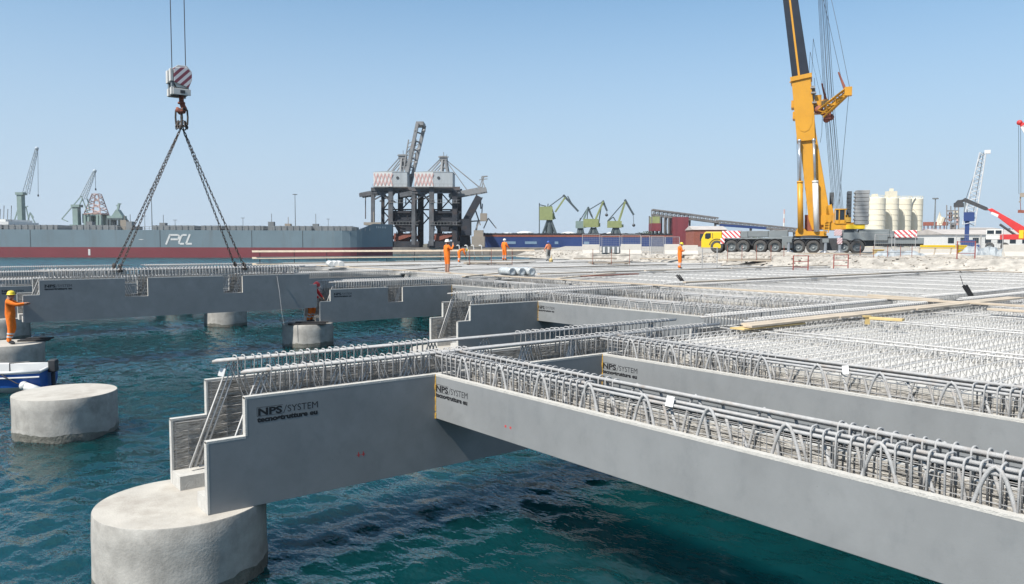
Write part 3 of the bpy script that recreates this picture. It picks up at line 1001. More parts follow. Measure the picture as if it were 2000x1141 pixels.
# ------------------------------------------------------------------ dockside unloaders on the pier
M['unl'] = mat('grimy_lit_steel', (0.27, 0.275, 0.28), 0.75, 0.3, 0.3, dirt=(0.16, 0.09, 0.06), dirt_scale=0.3, dirt_amt=0.7)  # lighter tone paints in the light on struts and boom; brown patches are dirt
M['unldark'] = mat('dark_shaded_steel', (0.024, 0.028, 0.038), 0.8, 0.4, 0.3, dirt=(0.10, 0.06, 0.045), dirt_scale=0.25, dirt_amt=0.7)  # near black paints in the shade inside the unloaders; also used for dark gear
M['unlmid'] = mat('mid_shaded_steel', (0.11, 0.115, 0.125), 0.75, 0.4, 0.4, dirt=(0.15, 0.08, 0.055), dirt_scale=0.3, dirt_amt=0.7)  # in-between tone, partly shade put into the colour, for front legs and portal
M['unlhouse'] = mat('grey_corrugated_house', (0.42, 0.45, 0.47), 0.6, 0.12, 0.6, stretch=(1.5, 1.5, 0.1))
M['redlat'] = mat('faded_red_paint', (0.66, 0.42, 0.39), 0.7, 0.15, 1)
def hatchwork(mb, F, x0, x1, y0, y1, d, mi=0, w=0.28, nx=4):
    """crossed red bars on a house front, proud of it"""
    for k in range(nx):
        a, c = x0 + (x1-x0)*k/nx, x0 + (x1-x0)*(k+1)/nx
        mb.bar(F.p(a, y1, d), F.p(c, y0, d), 0.06, w, mi); mb.bar(F.p(c, y1, d+0.03), F.p(a, y0, d+0.03), 0.06, w, mi)
def unloader(F, dx, label, raised):
    t = F.thing('ship_unloader', label, 'dock crane', 'ship unloaders on the pier')
    P = lambda px, py, y=0.0: F.p(px + dx, py, y)
    def part(name, m): 
        b = MB(); return b, (lambda: b.build(name, m, t))
    # legs
    for px, y0, y1, yy, w in ((733,372,440 if not dx else 478,-5,1.3),(768,368,480,-6,1.7),(778,372,480,6,1.9),(812,368,480,-5,1.9),(817,372,480,6,1.7),(742,374,479,7,1.2)):
        b, done = part('leg', 'unlmid' if px in (768, 733) else 'unldark')
        b.bar(P(px, y1, yy), P(px, y0, yy), w, w); done()
    b, done = part('sill_beam', 'unldark')
    for yy in (-5.5, 6.5): b.bar(P(762,477,yy), P(822,477,yy), 1.8, 2.2)
    for yy in (-5.5, 6.5):
        for q in (764,770,810,818): b.bar(P(q,480,yy-0.4), P(q,480,yy+0.4), 1.6, 1.6)
    done()
    b, done = part('portal_beam', 'unlmid')
    for yy in (-5.5, 6.5): b.bar(P(730,372,yy), P(822,370,yy), 1.0, 1.3); b.bar(P(736,392,yy), P(768,374,yy), .5, .5); b.bar(P(736,374,yy), P(768,394,yy), .5, .5)
    b.bar(P(735,372,-5.5), P(735,372,6.5), 1.0, 1.2); b.bar(P(815,370,-5.5), P(815,370,6.5), 1.0, 1.2)
    for q in range(736, 816, 9): b.bar(P(q,378,-5.6), P(q+4.5,369,-5.6), .3); b.bar(P(q+4.5,369,-5.6), P(q+9,378,-5.6), .3)
    b.bar(P(730,379,-5.6), P(822,378,-5.6), .4, .5)
    done()
    b, done = part('cross_bracing', 'unldark')
    for a, c in ((778,812),(742,768)):
        for z0, z1 in ((372,410),(410,440)):
            b.bar(P(a,z1,6.6), P(c,z0,6.6), .45); b.bar(P(c,z1,6.7), P(a,z0,6.7), .45)
    b.bar(P(742,408,6.6), P(812,408,6.6), .5); done()
    b, done = part('hopper', 'unldark')
    b.prism([F.m(770+dx,415),F.m(818+dx,415),F.m(814+dx,438),F.m(806+dx,452),F.m(780+dx,452),F.m(772+dx,438)], -4.5, 5)
    b.bar(P(766,415,-5),P(824,415,-5),.8,.9); b.bar(P(766,432,-5.2),P(824,432,-5.2),.6,.7)
    done()
    b, done = part('conveyor', 'rust')
    b.bar(P(776,468,-4.2), P(816,455,-4.2), 1.6, 1.4); b.bar(P(764,464,2), P(820,464,2), 2, 1.6); b.box(P(772,0)[0], P(800,0)[0], -3, 3, P(0,474)[2], P(0,456)[2]); done()
    random.seed(5 + dx)
    b, done = part('pipe_work', 'unldark')
    for k in range(60):
        a = random.uniform(764, 822); c = random.uniform(412, 476); l = random.uniform(3, 14)
        yy = random.uniform(-5.4, 5)
        if random.random() < .5: b.bar(P(a,c,yy), P(a,c-l,yy), .3)
        else: b.bar(P(a,c,yy), P(min(826,a+l),c-random.uniform(-3,3),yy), .3)
    done()
    for z in (398, 440): 
        b, done = part('walkway', 'unl')
        b.bar(P(766,z,-6.6), P(822,z,-6.6), 1.0, .12); b.bar(P(766,z-5.5,-7), P(822,z-5.5,-7), .1, .1)
        for q in range(768,822,6): b.bar(P(q,z,-7), P(q,z-5.5,-7), .1, .1)
        done()
    # machinery house
    hb, hx, ht = 367, 778, 339
    b, done = part('machinery_house', 'unlhouse')
    x0, z0 = F.m(735+dx, hb); x1, z1 = F.m((799 if raised else 808)+dx, ht)
    b.box(x0, x1, -6, 6, z0, z1)
    b.prism([(x0-.2, z1), (x1+.2, z1), ((x0+x1)/2, z1+0.5)], -6.1, 6.1); h = done()
    b = MB(); b.box(x0+0.01, F.m(772+dx,0)[0], -6.12, -6.002, z0+.05, z1-.05); b.build('white_panel', 'white', h)
    b = MB(); hatchwork(b, F, 736+dx, 771+dx, 342, 365, -6.2, 0, .42, 5); b.build('red_lattice_sign', 'redlat', h)
    b = MB(); b.lathe([(0.02,0),(.55,0),(.55,.12),(.02,.12)], (F.m(782+dx,0)[0], -6.15, F.m(0,350)[1]), 12, axis='y'); b.build('round_window', 'dark', h)
    b = MB(); b.bar((x0, -7, z0-.2), (x1, -7, z0-.2), 1.6, .15); b.bar((x0,-7.7,z0+.9),(x1,-7.7,z0+.9),.08,.08)
    for q in spread(x0, x1, 1.6): b.bar((q,-7.7,z0-.1),(q,-7.7,z0+.9),.08,.08)
    b.build('house_gallery', 'unl', h)
    # tail boom
    b, done = part('tail_boom', 'unlmid')
    for yy in (-3, 3): b.bar(P(705,383,yy), P(742,377,yy), .7, 1.3); b.bar(P(705,379,yy), P(740,372,yy), .3, .3)
    for q in (706,714,722,730): b.bar(P(q,383,-3), P(q,383,3), .5, .6); b.bar(P(q,383,-3), P(q+6,377,-3), .25)
    b.bar(P(715,385,-1), P(715,428 if not dx else 400,-1), .35); done()
    # mast
    mx, mt = (787, 303) if raised else (788, 306)
    b, done = part('mast', 'unl')
    for yy in (-3.5, 3.5):
        b.bar(P(mx-3,339,yy), P(mx-1,mt,yy*.5), .7); b.bar(P(mx+9,341,yy), P(mx+3,mt,yy*.5), .7)
        b.bar(P(758,338,yy), P(mx-3,mt+3,yy*.5), .4); b.bar(P(mx-18,338,yy), P(mx-2,mt+14,yy*.5), .35)
        for q in (0.35, 0.65): b.bar(P(mx-3+2*q,339-(339-mt)*q,yy*(1-q*.5)), P(mx+9-6*q,341-(341-mt)*q,yy*(1-q*.5)), .35)
    b.box(*[P(mx-6,0)[0], P(mx+8,0)[0]], -2.5, 2.5, P(0,mt+8)[2], P(0,mt)[2]); b.bar(P(mx-9,mt+2,-2.6), P(mx+11,mt+2,-2.6), .3, .4)
    b.tube([P(mx,mt,0), P(mx,mt-9,0)], .12, 4); b.tube([P(mx+5,mt,1), P(mx+6,mt-5,1)], .1, 4)
    done()
    b, done = part('boom', 'unl')
    if raised:
        for yy, ox in ((-3.2, 0), (3.2, 10)):
            p0, p1 = P(789+ox*.6, 377, yy), P(817+ox, 243, yy)
            b.bar(p0, p1, 1.15, 2.0)
            q0, q1 = P(784+ox*.5, 372, yy), P(800+ox, 275, yy)
            b.bar(q0, q1, .45)
            for k in range(12):
                f0, f1 = k/12, (k+.5)/12
                L_ = lambda a, c, f: tuple(a[i] + (c[i]-a[i])*f for i in range(3))
                b.bar(L_(q0,q1,f0), L_(p0,p1,min(.99,f1*.78)), .25)
        for k in range(9):
            f = k/8
            b.bar((P(789,377)[0]+(P(817,243)[0]-P(789,377)[0])*f, -3.2, P(0,377)[2]+(P(0,243)[2]-P(0,377)[2])*f), (P(795,377)[0]+(P(827,243)[0]-P(795,377)[0])*f, 3.2, P(0,377)[2]+(P(0,243)[2]-P(0,377)[2])*f), .4, .5)
        b.box(P(816,0)[0], P(830,0)[0], -3.6, 3.6, P(0,247)[2], P(0,240)[2])
        for px, py in ((813,258),(830,258),(821,294),(815,320)): b.ball(P(px,py,-3.8), .6, 8)
        b.bar(P(mx+4,mt+4,-2), P(808,285,-3), .25); b.bar(P(mx+4,mt+4,2), P(812,270,3), .25)
        b.tube([P(813,300,-3), P(812,368,-3)], .15, 4)
    else:
        for yy in (-3.2, 3.2):
            b.bar(P(800,384,yy), P(872,371,yy), .9, 1.7); b.bar(P(806,378,yy), P(866,366,yy), .35)
            for k in range(9): b.bar(P(800+k*8,384-k*1.44,yy), P(806+k*8,378-k*1.5,yy), .25)
            b.bar(P(mx+2,mt+4,yy*.5), P(838,377,yy), .25); b.bar(P(mx+2,mt+4,yy*.5), P(862,369,yy), .25)
        for k in range(8): b.bar(P(800+k*10,384-k*1.8,-3.2), P(800+k*10,384-k*1.8,3.2), .4)
        b.bar(P(858,369,-2), P(866,345,-2), .35); b.bar(P(870,369,-2), P(862,347,-2), .35); b.bar(P(858,352,-2), P(874,350,-2), .3); b.bar(P(866,345,2), P(862,369,2), .35)
        b.bar(P(862,345,0), P(874,344,0), .5)
    done()
    return t
U = Far(790, 302, 0.4)
unloader(U, 0, 'dock unloader with its grey boom raised high and a white lattice fronted house', True)
U2 = Far(790, 296, 0.4)
unloader(U2, 78, 'dock unloader with its boom lowered level, white house with red lattice', False)
# slewing loader with a dark inclined arm at the end of the pier
F = Far(925, 294, 0.35)
t = F.thing('pier_loader', 'dark pier loader with a steep black arm and a small cabin on a strut', 'dock crane')
b = MB(); b.bar(F.p(908,436,0), F.p(936,384,0), 3.2, 2.6); b.bar(F.p(916,434,-1.8), F.p(942,386,-1.8), .4); b.build('inclined_arm', 'unldark', t)
b = MB(); b.bar(F.p(903,482,0), F.p(912,432,0), 3.0, 2.4); b.bar(F.p(916,482,0), F.p(912,440,0), 1.5); b.box(F.p(902,0)[0], F.p(920,0)[0], -3, 3, F.p(0,460)[2], F.p(0,428)[2]); b.build('tower', 'unldark', t)
b = MB(); b.bar(F.p(914,433,0), F.p(942,431,0), .5); b.bar(F.p(928,410,0), F.p(938,440,0), .5); b.bar(F.p(940,431,0), F.p(942,398,0), .4); b.bar(F.p(922,481,0), F.p(934,432,0), .7); b.tube([F.p(938,386,0), F.p(939,408,0)], .3, 5); b.build('strut', 'unl', t)
b = MB(); b.box(F.p(938,0)[0], F.p(951,0)[0], -2, 2, F.p(0,432)[2], F.p(0,417)[2]); b.build('cabin', 'woodgrey', t)
b = MB(); b.box(F.p(922,0)[0], F.p(947,0)[0], -4, 4, F.p(0,482)[2], F.p(0,462)[2]); b.box(F.p(926,0)[0], F.p(944,0)[0], -3, 3, F.p(0,462)[2], F.p(0,450)[2]); b.build('engine_house', 'woodgrey', t)
b = MB(); b.bar(F.p(944,446,2), F.p(953,426,2), .4); b.bar(F.p(953,426,2), F.p(969,446,2), .4); b.build('folding_jib', 'unl', t)

# ------------------------------------------------------------------ blue barge behind the pier
M['bluehull'] = mat('deep_blue_hull', (0.018, 0.05, 0.19), 0.5, 0.15, 0.15, dirt=(0.06, 0.09, 0.16), dirt_scale=0.15, dirt_amt=0.5)
F = Far(1130, 326, WATER)
t = F.thing('blue_barge', 'long low blue barge moored behind the pier, rust brown deck edge', 'barge')
b = MB(); b.box(F.p(940,0)[0], F.p(1420,0)[0], 0, 14, -1, F.p(0,463)[2]); b.build('hull', 'bluehull', t)
b = MB(); b.box(F.p(940,0)[0], F.p(1420,0)[0], -.1, 14, F.p(0,463)[2], F.p(0,459.5)[2]); b.build('deck_edge', 'rust', t)
b = MB()
random.seed(2)
for px in range(945, 1415, 3):
    b.box(F.p(px,0)[0], F.p(px+2,0)[0], .3, 2 + random.random(), F.p(0,459.5)[2], F.p(0,457 - random.random()*2)[2])
b.box(F.p(942,0)[0], F.p(1418,0)[0], 2, 13, F.p(0,459.5)[2], F.p(0,456)[2]); b.build('deck_cargo', 'unldark', t)
M['paleblue'] = mat('pale_blue_patch', (0.22, 0.33, 0.45), 0.5, 0.1, 1)
for a, c in ((985,1007),(1025,1048),(1083,1090),(1140,1150)):
    b = MB(); b.box(F.p(a,0)[0], F.p(c,0)[0], -.08, .05, F.p(0,477)[2], F.p(0,472)[2]); b.build('pale_patch', 'paleblue', t)

# ------------------------------------------------------------------ slewing harbour cranes
M['ygreen'] = mat('faded_yellow_green_paint', (0.30, 0.34, 0.14), 0.65, 0.15, 0.4)
M['slate'] = mat('slate_green_crane_paint', (0.065, 0.09, 0.10), 0.65, 0.15, 0.4)
M['palegreen'] = mat('pale_grey_green_paint', (0.235, 0.32, 0.30), 0.65, 0.12, 0.4)
M['paleblueg'] = mat('pale_blue_grey_lattice', (0.45, 0.52, 0.57), 0.6, 0.1, 0.4)
def level_luffer(F, label, base, house, boom, fly, tie, mats, group, hook=None):
    t = F.thing('harbour_crane', label, 'crane', group)
    mh, mb_ = mats
    x0, x1, yt = base
    b = MB()
    for yy in (-3, 3):
        b.bar(F.p(x0, 470, yy), F.p((x0+x1)/2-3, yt, yy*.4), .9); b.bar(F.p(x1, 470, yy), F.p((x0+x1)/2+3, yt, yy*.4), .9)
    b.lathe([(2.6,F.p(0,470)[2]+3),(1.7,F.p(0,yt)[2])], (F.p((x0+x1)/2,0)[0],0,0), 12); b.build('portal', mb_, t)
    b = MB(); a, c, ytop, ybot = house
    b.box(F.p(a,0)[0], F.p(c,0)[0], -2.6, 2.6, F.p(0,ybot)[2], F.p(0,ytop)[2]); b.box(F.p(a+(c-a)*.62,0)[0], F.p(c+4,0)[0], -1.5, 1.5, F.p(0,ybot)[2]+.3, F.p(0,(ybot+ytop)/2)[2]); b.build('machinery_house', mh, t)
    b = MB(); (bx0,by0),(bx1,by1) = boom
    for yy in (-1.2,1.2): b.bar(F.p(bx0,by0,yy), F.p(bx1,by1,yy*.5), .7, .9)
    for k in range(5):
        f = k/5+.1; b.bar(F.p(bx0+(bx1-bx0)*f, by0+(by1-by0)*f, -1.1), F.p(bx0+(bx1-bx0)*(f+.1), by0+(by1-by0)*(f+.1), 1.1), .3)
    b.build('boom', mh, t)
    b = MB(); (fx0,fy0),(fx1,fy1) = fly
    b.bar(F.p(fx0,fy0), F.p(fx1,fy1), .9, 1.0); b.bar(F.p(fx0+2,fy0-1), F.p(fx1,fy1-2), .3); b.build('fly_jib', mb_, t)
    b = MB()
    for q in tie:
        b.bar(F.p(*q[0]), F.p(*q[1]), .55)
    b.build('tie_rods', mb_, t)
    if hook:
        b = MB(); b.tube([F.p(*hook[0]), F.p(*hook[1])], .12, 4); b.ball(F.p(*hook[1]), .9, 8); b.build('grab', 'dark', t)
    return t
G2 = 'slewing cranes across the basin'
level_luffer(Far(1070,440,1.3), 'yellow green slewing crane with slate jib bent over, standing apart above the barge', (1055,1090,430), (1053,1078,404,430), ((1084,414),(1103,386)), ((1099,381),(1129,413)), (((1066,408),(1100,383)),((1066,404),(1072,412)),((1070,398),(1066,430)),((1108,383),(1120,405)),((1076,402),(1084,428)),((1053,397),(1053,460)),((1053,400),(1066,403))), ('ygreen','slate'), G2)
level_luffer(Far(1133,470,1.3), 'small pale green slewing crane standing behind taller ones', (1126,1140,445), (1124,1140,432,446), ((1139,430),(1148,406)), ((1147,405),(1156,424)), (((1129,436),(1146,408)),((1133,426),(1129,440))), ('palegreen','slate'), G2)
level_luffer(Far(1158,452,1.3), 'yellow slewing crane with two steep jibs crossing above its house', (1145,1172,445), (1139,1167,428,444), ((1162,430),(1177,394)), ((1176,392),(1185,412)), (((1146,430),(1148,404)),((1160,432),(1178,396)),((1168,440),(1174,400)),((1147,407),(1158,428)),((1150,410),(1175,395))), ('ygreen','slate'), G2, ((1185,412),(1184,420)))
level_luffer(Far(1200,440,1.3), 'yellow green slewing crane with a grab hanging from its bent jib', (1190,1214,444), (1186,1212,432,445), ((1208,432),(1220,394)), ((1219,390),(1237,420)), (((1186,432),(1219,394)),((1197,424),(1186,433)),((1197,424),(1203,434))), ('ygreen','slate'), G2, ((1236,421),(1237,440)))

def mobile_harbour(F, label, tower, jib, extra, mats, rope=None):
    t = F.thing('harbour_crane', label, 'crane', 'cranes beyond the cargo ship')
    b = MB(); b.box(F.p(tower[0],0)[0], F.p(tower[1],0)[0], -2, 2, 0, F.p(0,tower[2])[2]); b.box(F.p(tower[0]-2,0)[0], F.p(tower[1]+4,0)[0], -2.5, 2.5, F.p(0,tower[2]+3)[2], F.p(0,tower[2]-2)[2])
    b.box(F.p(tower[0]-3,0)[0], F.p(tower[1]+4,0)[0], -4, 4, 0, F.p(0,439)[2]); b.build('tower', mats[0], t)
    b = MB(); b.lattice(F.p(*jib[0]), F.p(*jib[1]), 3.0, 1.2, 14, .22, .14); b.ball(F.p(*jib[1]), 1.2, 8); b.build('lattice_jib', mats[1], t)
    b = MB()
    for q in extra: b.bar(F.p(*q[0]), F.p(*q[1]), .55)
    b.build('struts', mats[0], t)
    if rope:
        b = MB(); b.tube([F.p(*rope[0]), F.p(*rope[1])], .14, 4); b.tube([F.p(rope[1][0],rope[1][1]-4), F.p(*rope[1])], .5, 5); b.build('hoist_rope', 'dark', t)
    return t
mobile_harbour(Far(46,520,1.3), 'tall pale crane whose lattice jib leans highest beyond the ship', (41,50,378), ((52,378),(73,290)), (((52,404),(60,440)),((44,384),(27,440)),((60,416),(72,440)),((60,416),(54,440)),((50,405),(56,403)),((60,415),(67,425))), ('palegreen','paleblueg'), ((75,288),(76,384)))
mobile_harbour(Far(152,510,1.3), 'green crane with folded lower arm and thin pale lattice jib beyond the ship', (148,158,402), ((163,388),(186,334)), (((122,428),(160,383)),((160,383),(174,420)),((122,428),(134,433)),((156,402),(162,388)),((172,388),(176,412))), ('palegreen','paleblueg'), ((187,336),(188,372)))
F = Far(190, 515, 1.3)
t = F.thing('harbour_crane', 'white and red tapering lattice tower on a green portal beyond the ship', 'crane', 'cranes beyond the cargo ship')
b = MB()
M['pinkish'] = mat('faded_red_white_lattice', (0.52, 0.36, 0.33), 0.7, 0.3, 0.15)
b.lattice(F.p(190,420), F.p(190,379), 11, 4, 7, .35, .25); b.bar(F.p(173,418), F.p(208,418), 8, .9); b.bar(F.p(182,379,0), F.p(197,379,0), .5)
b.build('lattice_tower', 'pinkish', t)
b = MB()
for px in (174,181,198,204):
    for yy in (-4,4): b.bar(F.p(px,445,yy), F.p(px,419,yy), 1.4)
b.bar(F.p(172,421,-4), F.p(206,421,-4), 1.0); b.bar(F.p(172,421,4), F.p(206,421,4), 1.0)
b.box(F.p(170,0)[0], F.p(180,0)[0], -4, 4, F.p(0,436)[2], F.p(0,418)[2]); b.build('portal', 'palegreen', t)
F = Far(231, 505, 1.3)
t = F.thing('harbour_crane', 'small dark grey green portal crane at the end of the row beyond the ship', 'crane', 'cranes beyond the cargo ship')
b = MB()
for px in (216,222,238,243):
    b.bar(F.p(px,446,-3), F.p(px,427,-3), 1.3); b.bar(F.p(px,446,3), F.p(px,427,3), 1.3)
b.bar(F.p(215,428,-3), F.p(244,428,-3), 1.0); b.bar(F.p(215,428,3), F.p(244,428,3), 1.0); b.bar(F.p(219,428,-3), F.p(219,428,3), 1.0); b.build('portal', 'slate', t)
b = MB(); b.box(F.p(216,0)[0], F.p(246,0)[0], -3, 3, F.p(0,430)[2], F.p(0,422)[2]); b.prism(F.poly([(222,422),(242,422),(234,410),(230,410)]), -2, 2); b.bar(F.p(231,412), F.p(234,397), 1.2); b.bar(F.p(228,402), F.p(238,398), .5); b.build('house', 'palegreen', t)

# ------------------------------------------------------------------ lamp masts
def lamp_mast(px, yt, D, label, z=1.3, head=5):
    F = Far(px, D, z)
    t = F.thing('lamp_mast', label, 'lamp post', 'lamp masts round the port')
    h = F.p(0, yt)[2]
    MB().tube([(0,0,0),(0,0,h)], [.32,.16], 6).build('pole', 'cgrey', t)
    b = MB(); b.bar((-head*F.k*.9,0,h), (head*F.k*.9,0,h), .5, .4); b.bar((0,-1.2,h), (0,1.2,h), .4, .4); b.build('lamp_head', 'cgrey', t)
lamp_mast(299, 370, 430, 'tall lamp mast seen between the lifting chains', head=3)
lamp_mast(285, 422, 600, 'short far lamp mast beside the tall one', head=3)
lamp_mast(344, 430, 600, 'short lamp mast above the ship letters', head=4)
lamp_mast(476, 426, 600, 'short lamp mast right of the lifting chains', head=4)
lamp_mast(578, 380, 430, 'tall lamp mast rising clear above the ship deck', head=5)
lamp_mast(642, 428, 600, 'short lamp mast near the ship bow', head=3)
lamp_mast(1822, 388, 240, 'lamp mast between the silos and the white sheds', 0.9, 6)

# ------------------------------------------------------------------ tanks, trees, conveyor, silos
def tank(px0, px1, yt, D, label):
    c = (px0+px1)/2; F = Far(c, D, 1.3)
    r = (px1-px0)/2*F.k; h = F.p(0,yt)[2]
    o = MB().lathe([(r,0),(r,h*.86),(r*.97,h*.9),(r*.5,h*.97),(.1,h)], (0,0,0), 28).build('storage_tank', 'white', None, F.loc, (0,0,F.rz), smooth=False)
    tag(o, label, 'tank', 'white storage tanks')
tank(1008, 1042, 451.5, 620, 'white storage tank left of the bent slewing crane')
tank(1096, 1124, 452.5, 640, 'white storage tank between slewing cranes')
tank(978, 1004, 454, 660, 'small white storage tank near the pier loader')
tank(1182, 1216, 453, 640, 'white storage tank behind the grab crane')
M['leaf'] = mat('dark_foliage', (0.055, 0.085, 0.035), 0.9, 0.45, 0.4)
M['bark'] = mat('bark', (0.10, 0.075, 0.055), 0.9, 0.3, 2)
def tree_mesh(seed, h, w):
    rnd = random.Random(seed)
    b = MB()
    for k in range(420):
        a = rnd.uniform(0, 6.283); u = rnd.random()**.5; zz = rnd.uniform(-1, 1)
        lump = 1 + .28*math.sin(3*a+seed) + .2*math.sin(5*zz*2+seed*2)
        rr = w*.5*u*lump*math.sqrt(max(0.05, 1-zz*zz))
        p = Vector((rr*math.cos(a), rr*math.sin(a), h*.58 + h*.42*zz*(1+.15*math.sin(4*a))))
        s_ = rnd.uniform(.28, .62)
        n1 = Vector((rnd.uniform(-1,1), rnd.uniform(-1,1), rnd.uniform(-1,1))).normalized()*s_; n2 = n1.orthogonal().normalized()*s_*.8
        b.add([p-n1, p+n2*.6, p+n1, p-n2*.6], [(0,1,2,3)])
    t = MB().tube([(0,0,0),(0.1,0,h*.4),(0,0.1,h*.7)], [.3,.22,.1], 6)
    t.tube([(0.05,0,h*.35),(w*.2,.3,h*.65)], [.13,.05], 5).tube([(0.05,0,h*.4),(-w*.2,-.3,h*.7)], [.13,.05], 5)
    return b.mesh('crown','leaf'), t.mesh('trunk','bark')
TREES = [tree_mesh(k, 7.5, 9) for k in range(3)]
random.seed(21)
for px, D, s_ in [(1222,520,.75),(1234,525,.9),(1247,515,1.05),(1259,520,1.15),(1270,530,1.2),(1282,540,1.1),(1345,480,.9),(1358,480,1.0),(1432,470,1.0),(1442,470,1.1),(1452,475,1.0),(1464,475,.9),(1912,420,1.1),(1928,425,1.2),(1944,420,1.1),(1960,430,1.25),(1978,425,1.2),(1996,430,1.2),(1340,480,.8),(1478,480,.9)]:
    F = Far(px, D, 1.3)
    t = F.thing('broadleaf_tree', 'dark green tree in the far belt of trees behind the port', 'tree', 'far belt of trees')
    t.rotation_euler.z = random.uniform(0, 6)
    me = random.choice(TREES)
    for q, n_ in zip(me, ('crown','trunk')):
        o = put(n_, q, t); o.scale = (s_, s_, s_)

M['convey'] = mat('conveyor_steel', (0.19, 0.18, 0.175), 0.7, 0.3, 0.5)
M['maroon'] = mat('maroon_cladding', (0.20, 0.035, 0.045), 0.6, 0.15, 0.4, stretch=(2,2,.1))
F = Far(1400, 330, 1.0)
t = F.thing('conveyor_gallery', 'long sloping grey conveyor gallery on trestles with a maroon clad tower', 'conveyor')
pts = [(1273,411),(1346,420),(1402,427),(1400,432),(1560,450)]
def gallery(b, p, q, h, n):
    for yy in (-1.8, 1.8):
        b.bar(F.p(p[0],p[1],yy), F.p(q[0],q[1],yy), .5, .5); b.bar(F.p(p[0],p[1]+h,yy), F.p(q[0],q[1]+h,yy), .5, .6)
        for k in range(n):
            f0, f1 = k/n, (k+1)/n
            x0, y0, x1, y1 = p[0]+(q[0]-p[0])*f0, p[1]+(q[1]-p[1])*f0, p[0]+(q[0]-p[0])*f1, p[1]+(q[1]-p[1])*f1
            b.bar(F.p(x0,y0+h,yy), F.p(x0,y0,yy), .28); b.bar(F.p(x0,y0+h,yy), F.p(x1,y1,yy), .24)
    b.bar(F.p(p[0],p[1]+h*.8), F.p(q[0],q[1]+h*.8), 3.2, .4)
b = MB(); gallery(b, (1273,411), (1346,420), 10, 9); b.bar(F.p(1273,410), F.p(1346,419), 4.2, .5); b.build('upper_gallery', 'convey', t)
b = MB(); gallery(b, (1346,419), (1400,426), 9, 7); b.build('middle_gallery', 'convey', t)
b = MB(); gallery(b, (1400,431), (1562,447), 6, 20); b.build('lower_gallery', 'convey', t)
b = MB(); b.bar(F.p(1402,440,-1.9), F.p(1492,446,-1.9), .4, 1.0); b.build('blue_belt_cover', 'bluehull', t)
for px, yt in ((1300,424),(1346,430),(1396,434),(1465,444),(1505,448),(1520,450),(1535,450),(1550,452)):
    b = MB(); b.bar(F.p(px-3,470,-2), F.p(px,yt,-1), .45); b.bar(F.p(px+3,470,2), F.p(px,yt,1), .45); b.build('trestle', 'convey', t)
b = MB(); b.box(F.p(1309,0)[0], F.p(1338,0)[0], -5, 5, 0, F.p(0,425)[2]); b.build('maroon_tower', 'maroon', t)
b = MB(); b.box(F.p(1268,0)[0], F.p(1286,0)[0], -4, 3, F.p(0,452)[2], F.p(0,437)[2]); b.build('maroon_hopper', 'maroon', t)
b = MB(); b.box(F.p(1270,0)[0], F.p(1284,0)[0], -3.5, 2.5, F.p(0,437)[2], F.p(0,424)[2]); b.build('green_cabin', 'ygreen', t)
b = MB()
for px in (1270,1278,1286,1294,1302): b.bar(F.p(px,470,-3), F.p(px,422,-3), .5); b.bar(F.p(px,470,3), F.p(px,422,3), .5)
b.build('tower_frame', 'convey', t)
M['roofgrey'] = mat('pale_shed_roof', (0.50, 0.46, 0.43), 0.8, 0.15, 0.3)
def shed(px0, px1, ye, yr, D, label, wallm, roofm, depth=14, zb=1.0):
    F = Far((px0+px1)/2, D, zb)
    t = F.thing('port_shed', label, 'building', 'port sheds')
    w = (px1-px0)/2*F.k; he, hr = F.p(0,ye)[2], F.p(0,yr)[2]
    MB().box(-w, w, 0, depth, 0, he).build('wall', wallm, t)
    b = MB()
    b.add([(-w-.4,-.4,he),(w+.4,-.4,he),(w+.4,depth+.4,he),(-w-.4,depth+.4,he),(-w-.4,depth/2,hr),(w+.4,depth/2,hr)], [(0,1,5,4),(2,3,4,5),(0,4,3),(1,2,5),(3,2,1,0)]); b.build('roof', roofm, t)
    for k in range(max(2, int((px1-px0)/22))):
        x = -w + (k+.5)*2*w/max(2, int((px1-px0)/22))
        MB().box(x-.8, x+.8, -.06, .05, he*.35, he*.75).build('window', 'glass', t)
shed(1354, 1418, 449, 441, 300, 'rusty red shed with pale roof behind the crane cab', 'rust', 'roofgrey')
shed(1843, 2060, 458, 447, 210, 'long white shed behind the red machine', 'white', 'roofgrey', 18)
shed(1796, 1852, 455, 448, 330, 'low shed with a blue roof beyond the silos', 'convey', 'bluehull')
shed(1895, 1950, 447, 444, 380, 'cream flat building behind the white shed', 'woodgrey', 'roofgrey')
F = Far(1529, 700, 1.3)
t = F.thing('chimney', 'thin red and white banded chimney far behind the conveyor', 'chimney')
hh = F.p(0,409)[2]
for k in range(8):
    MB().lathe([(1.0-.05*k, hh*k/8),(1.0-.05*(k+1), hh*(k+1)/8)], (0,0,0), 14).build('band', 'white' if k % 2 == 0 else 'redlat', t)
M['silo'] = mat('cream_silo_steel', (0.80, 0.745, 0.60), 0.6, 0.06, 0.3, dirt=(0.45, 0.40, 0.30), dirt_scale=0.3, dirt_amt=0.5)
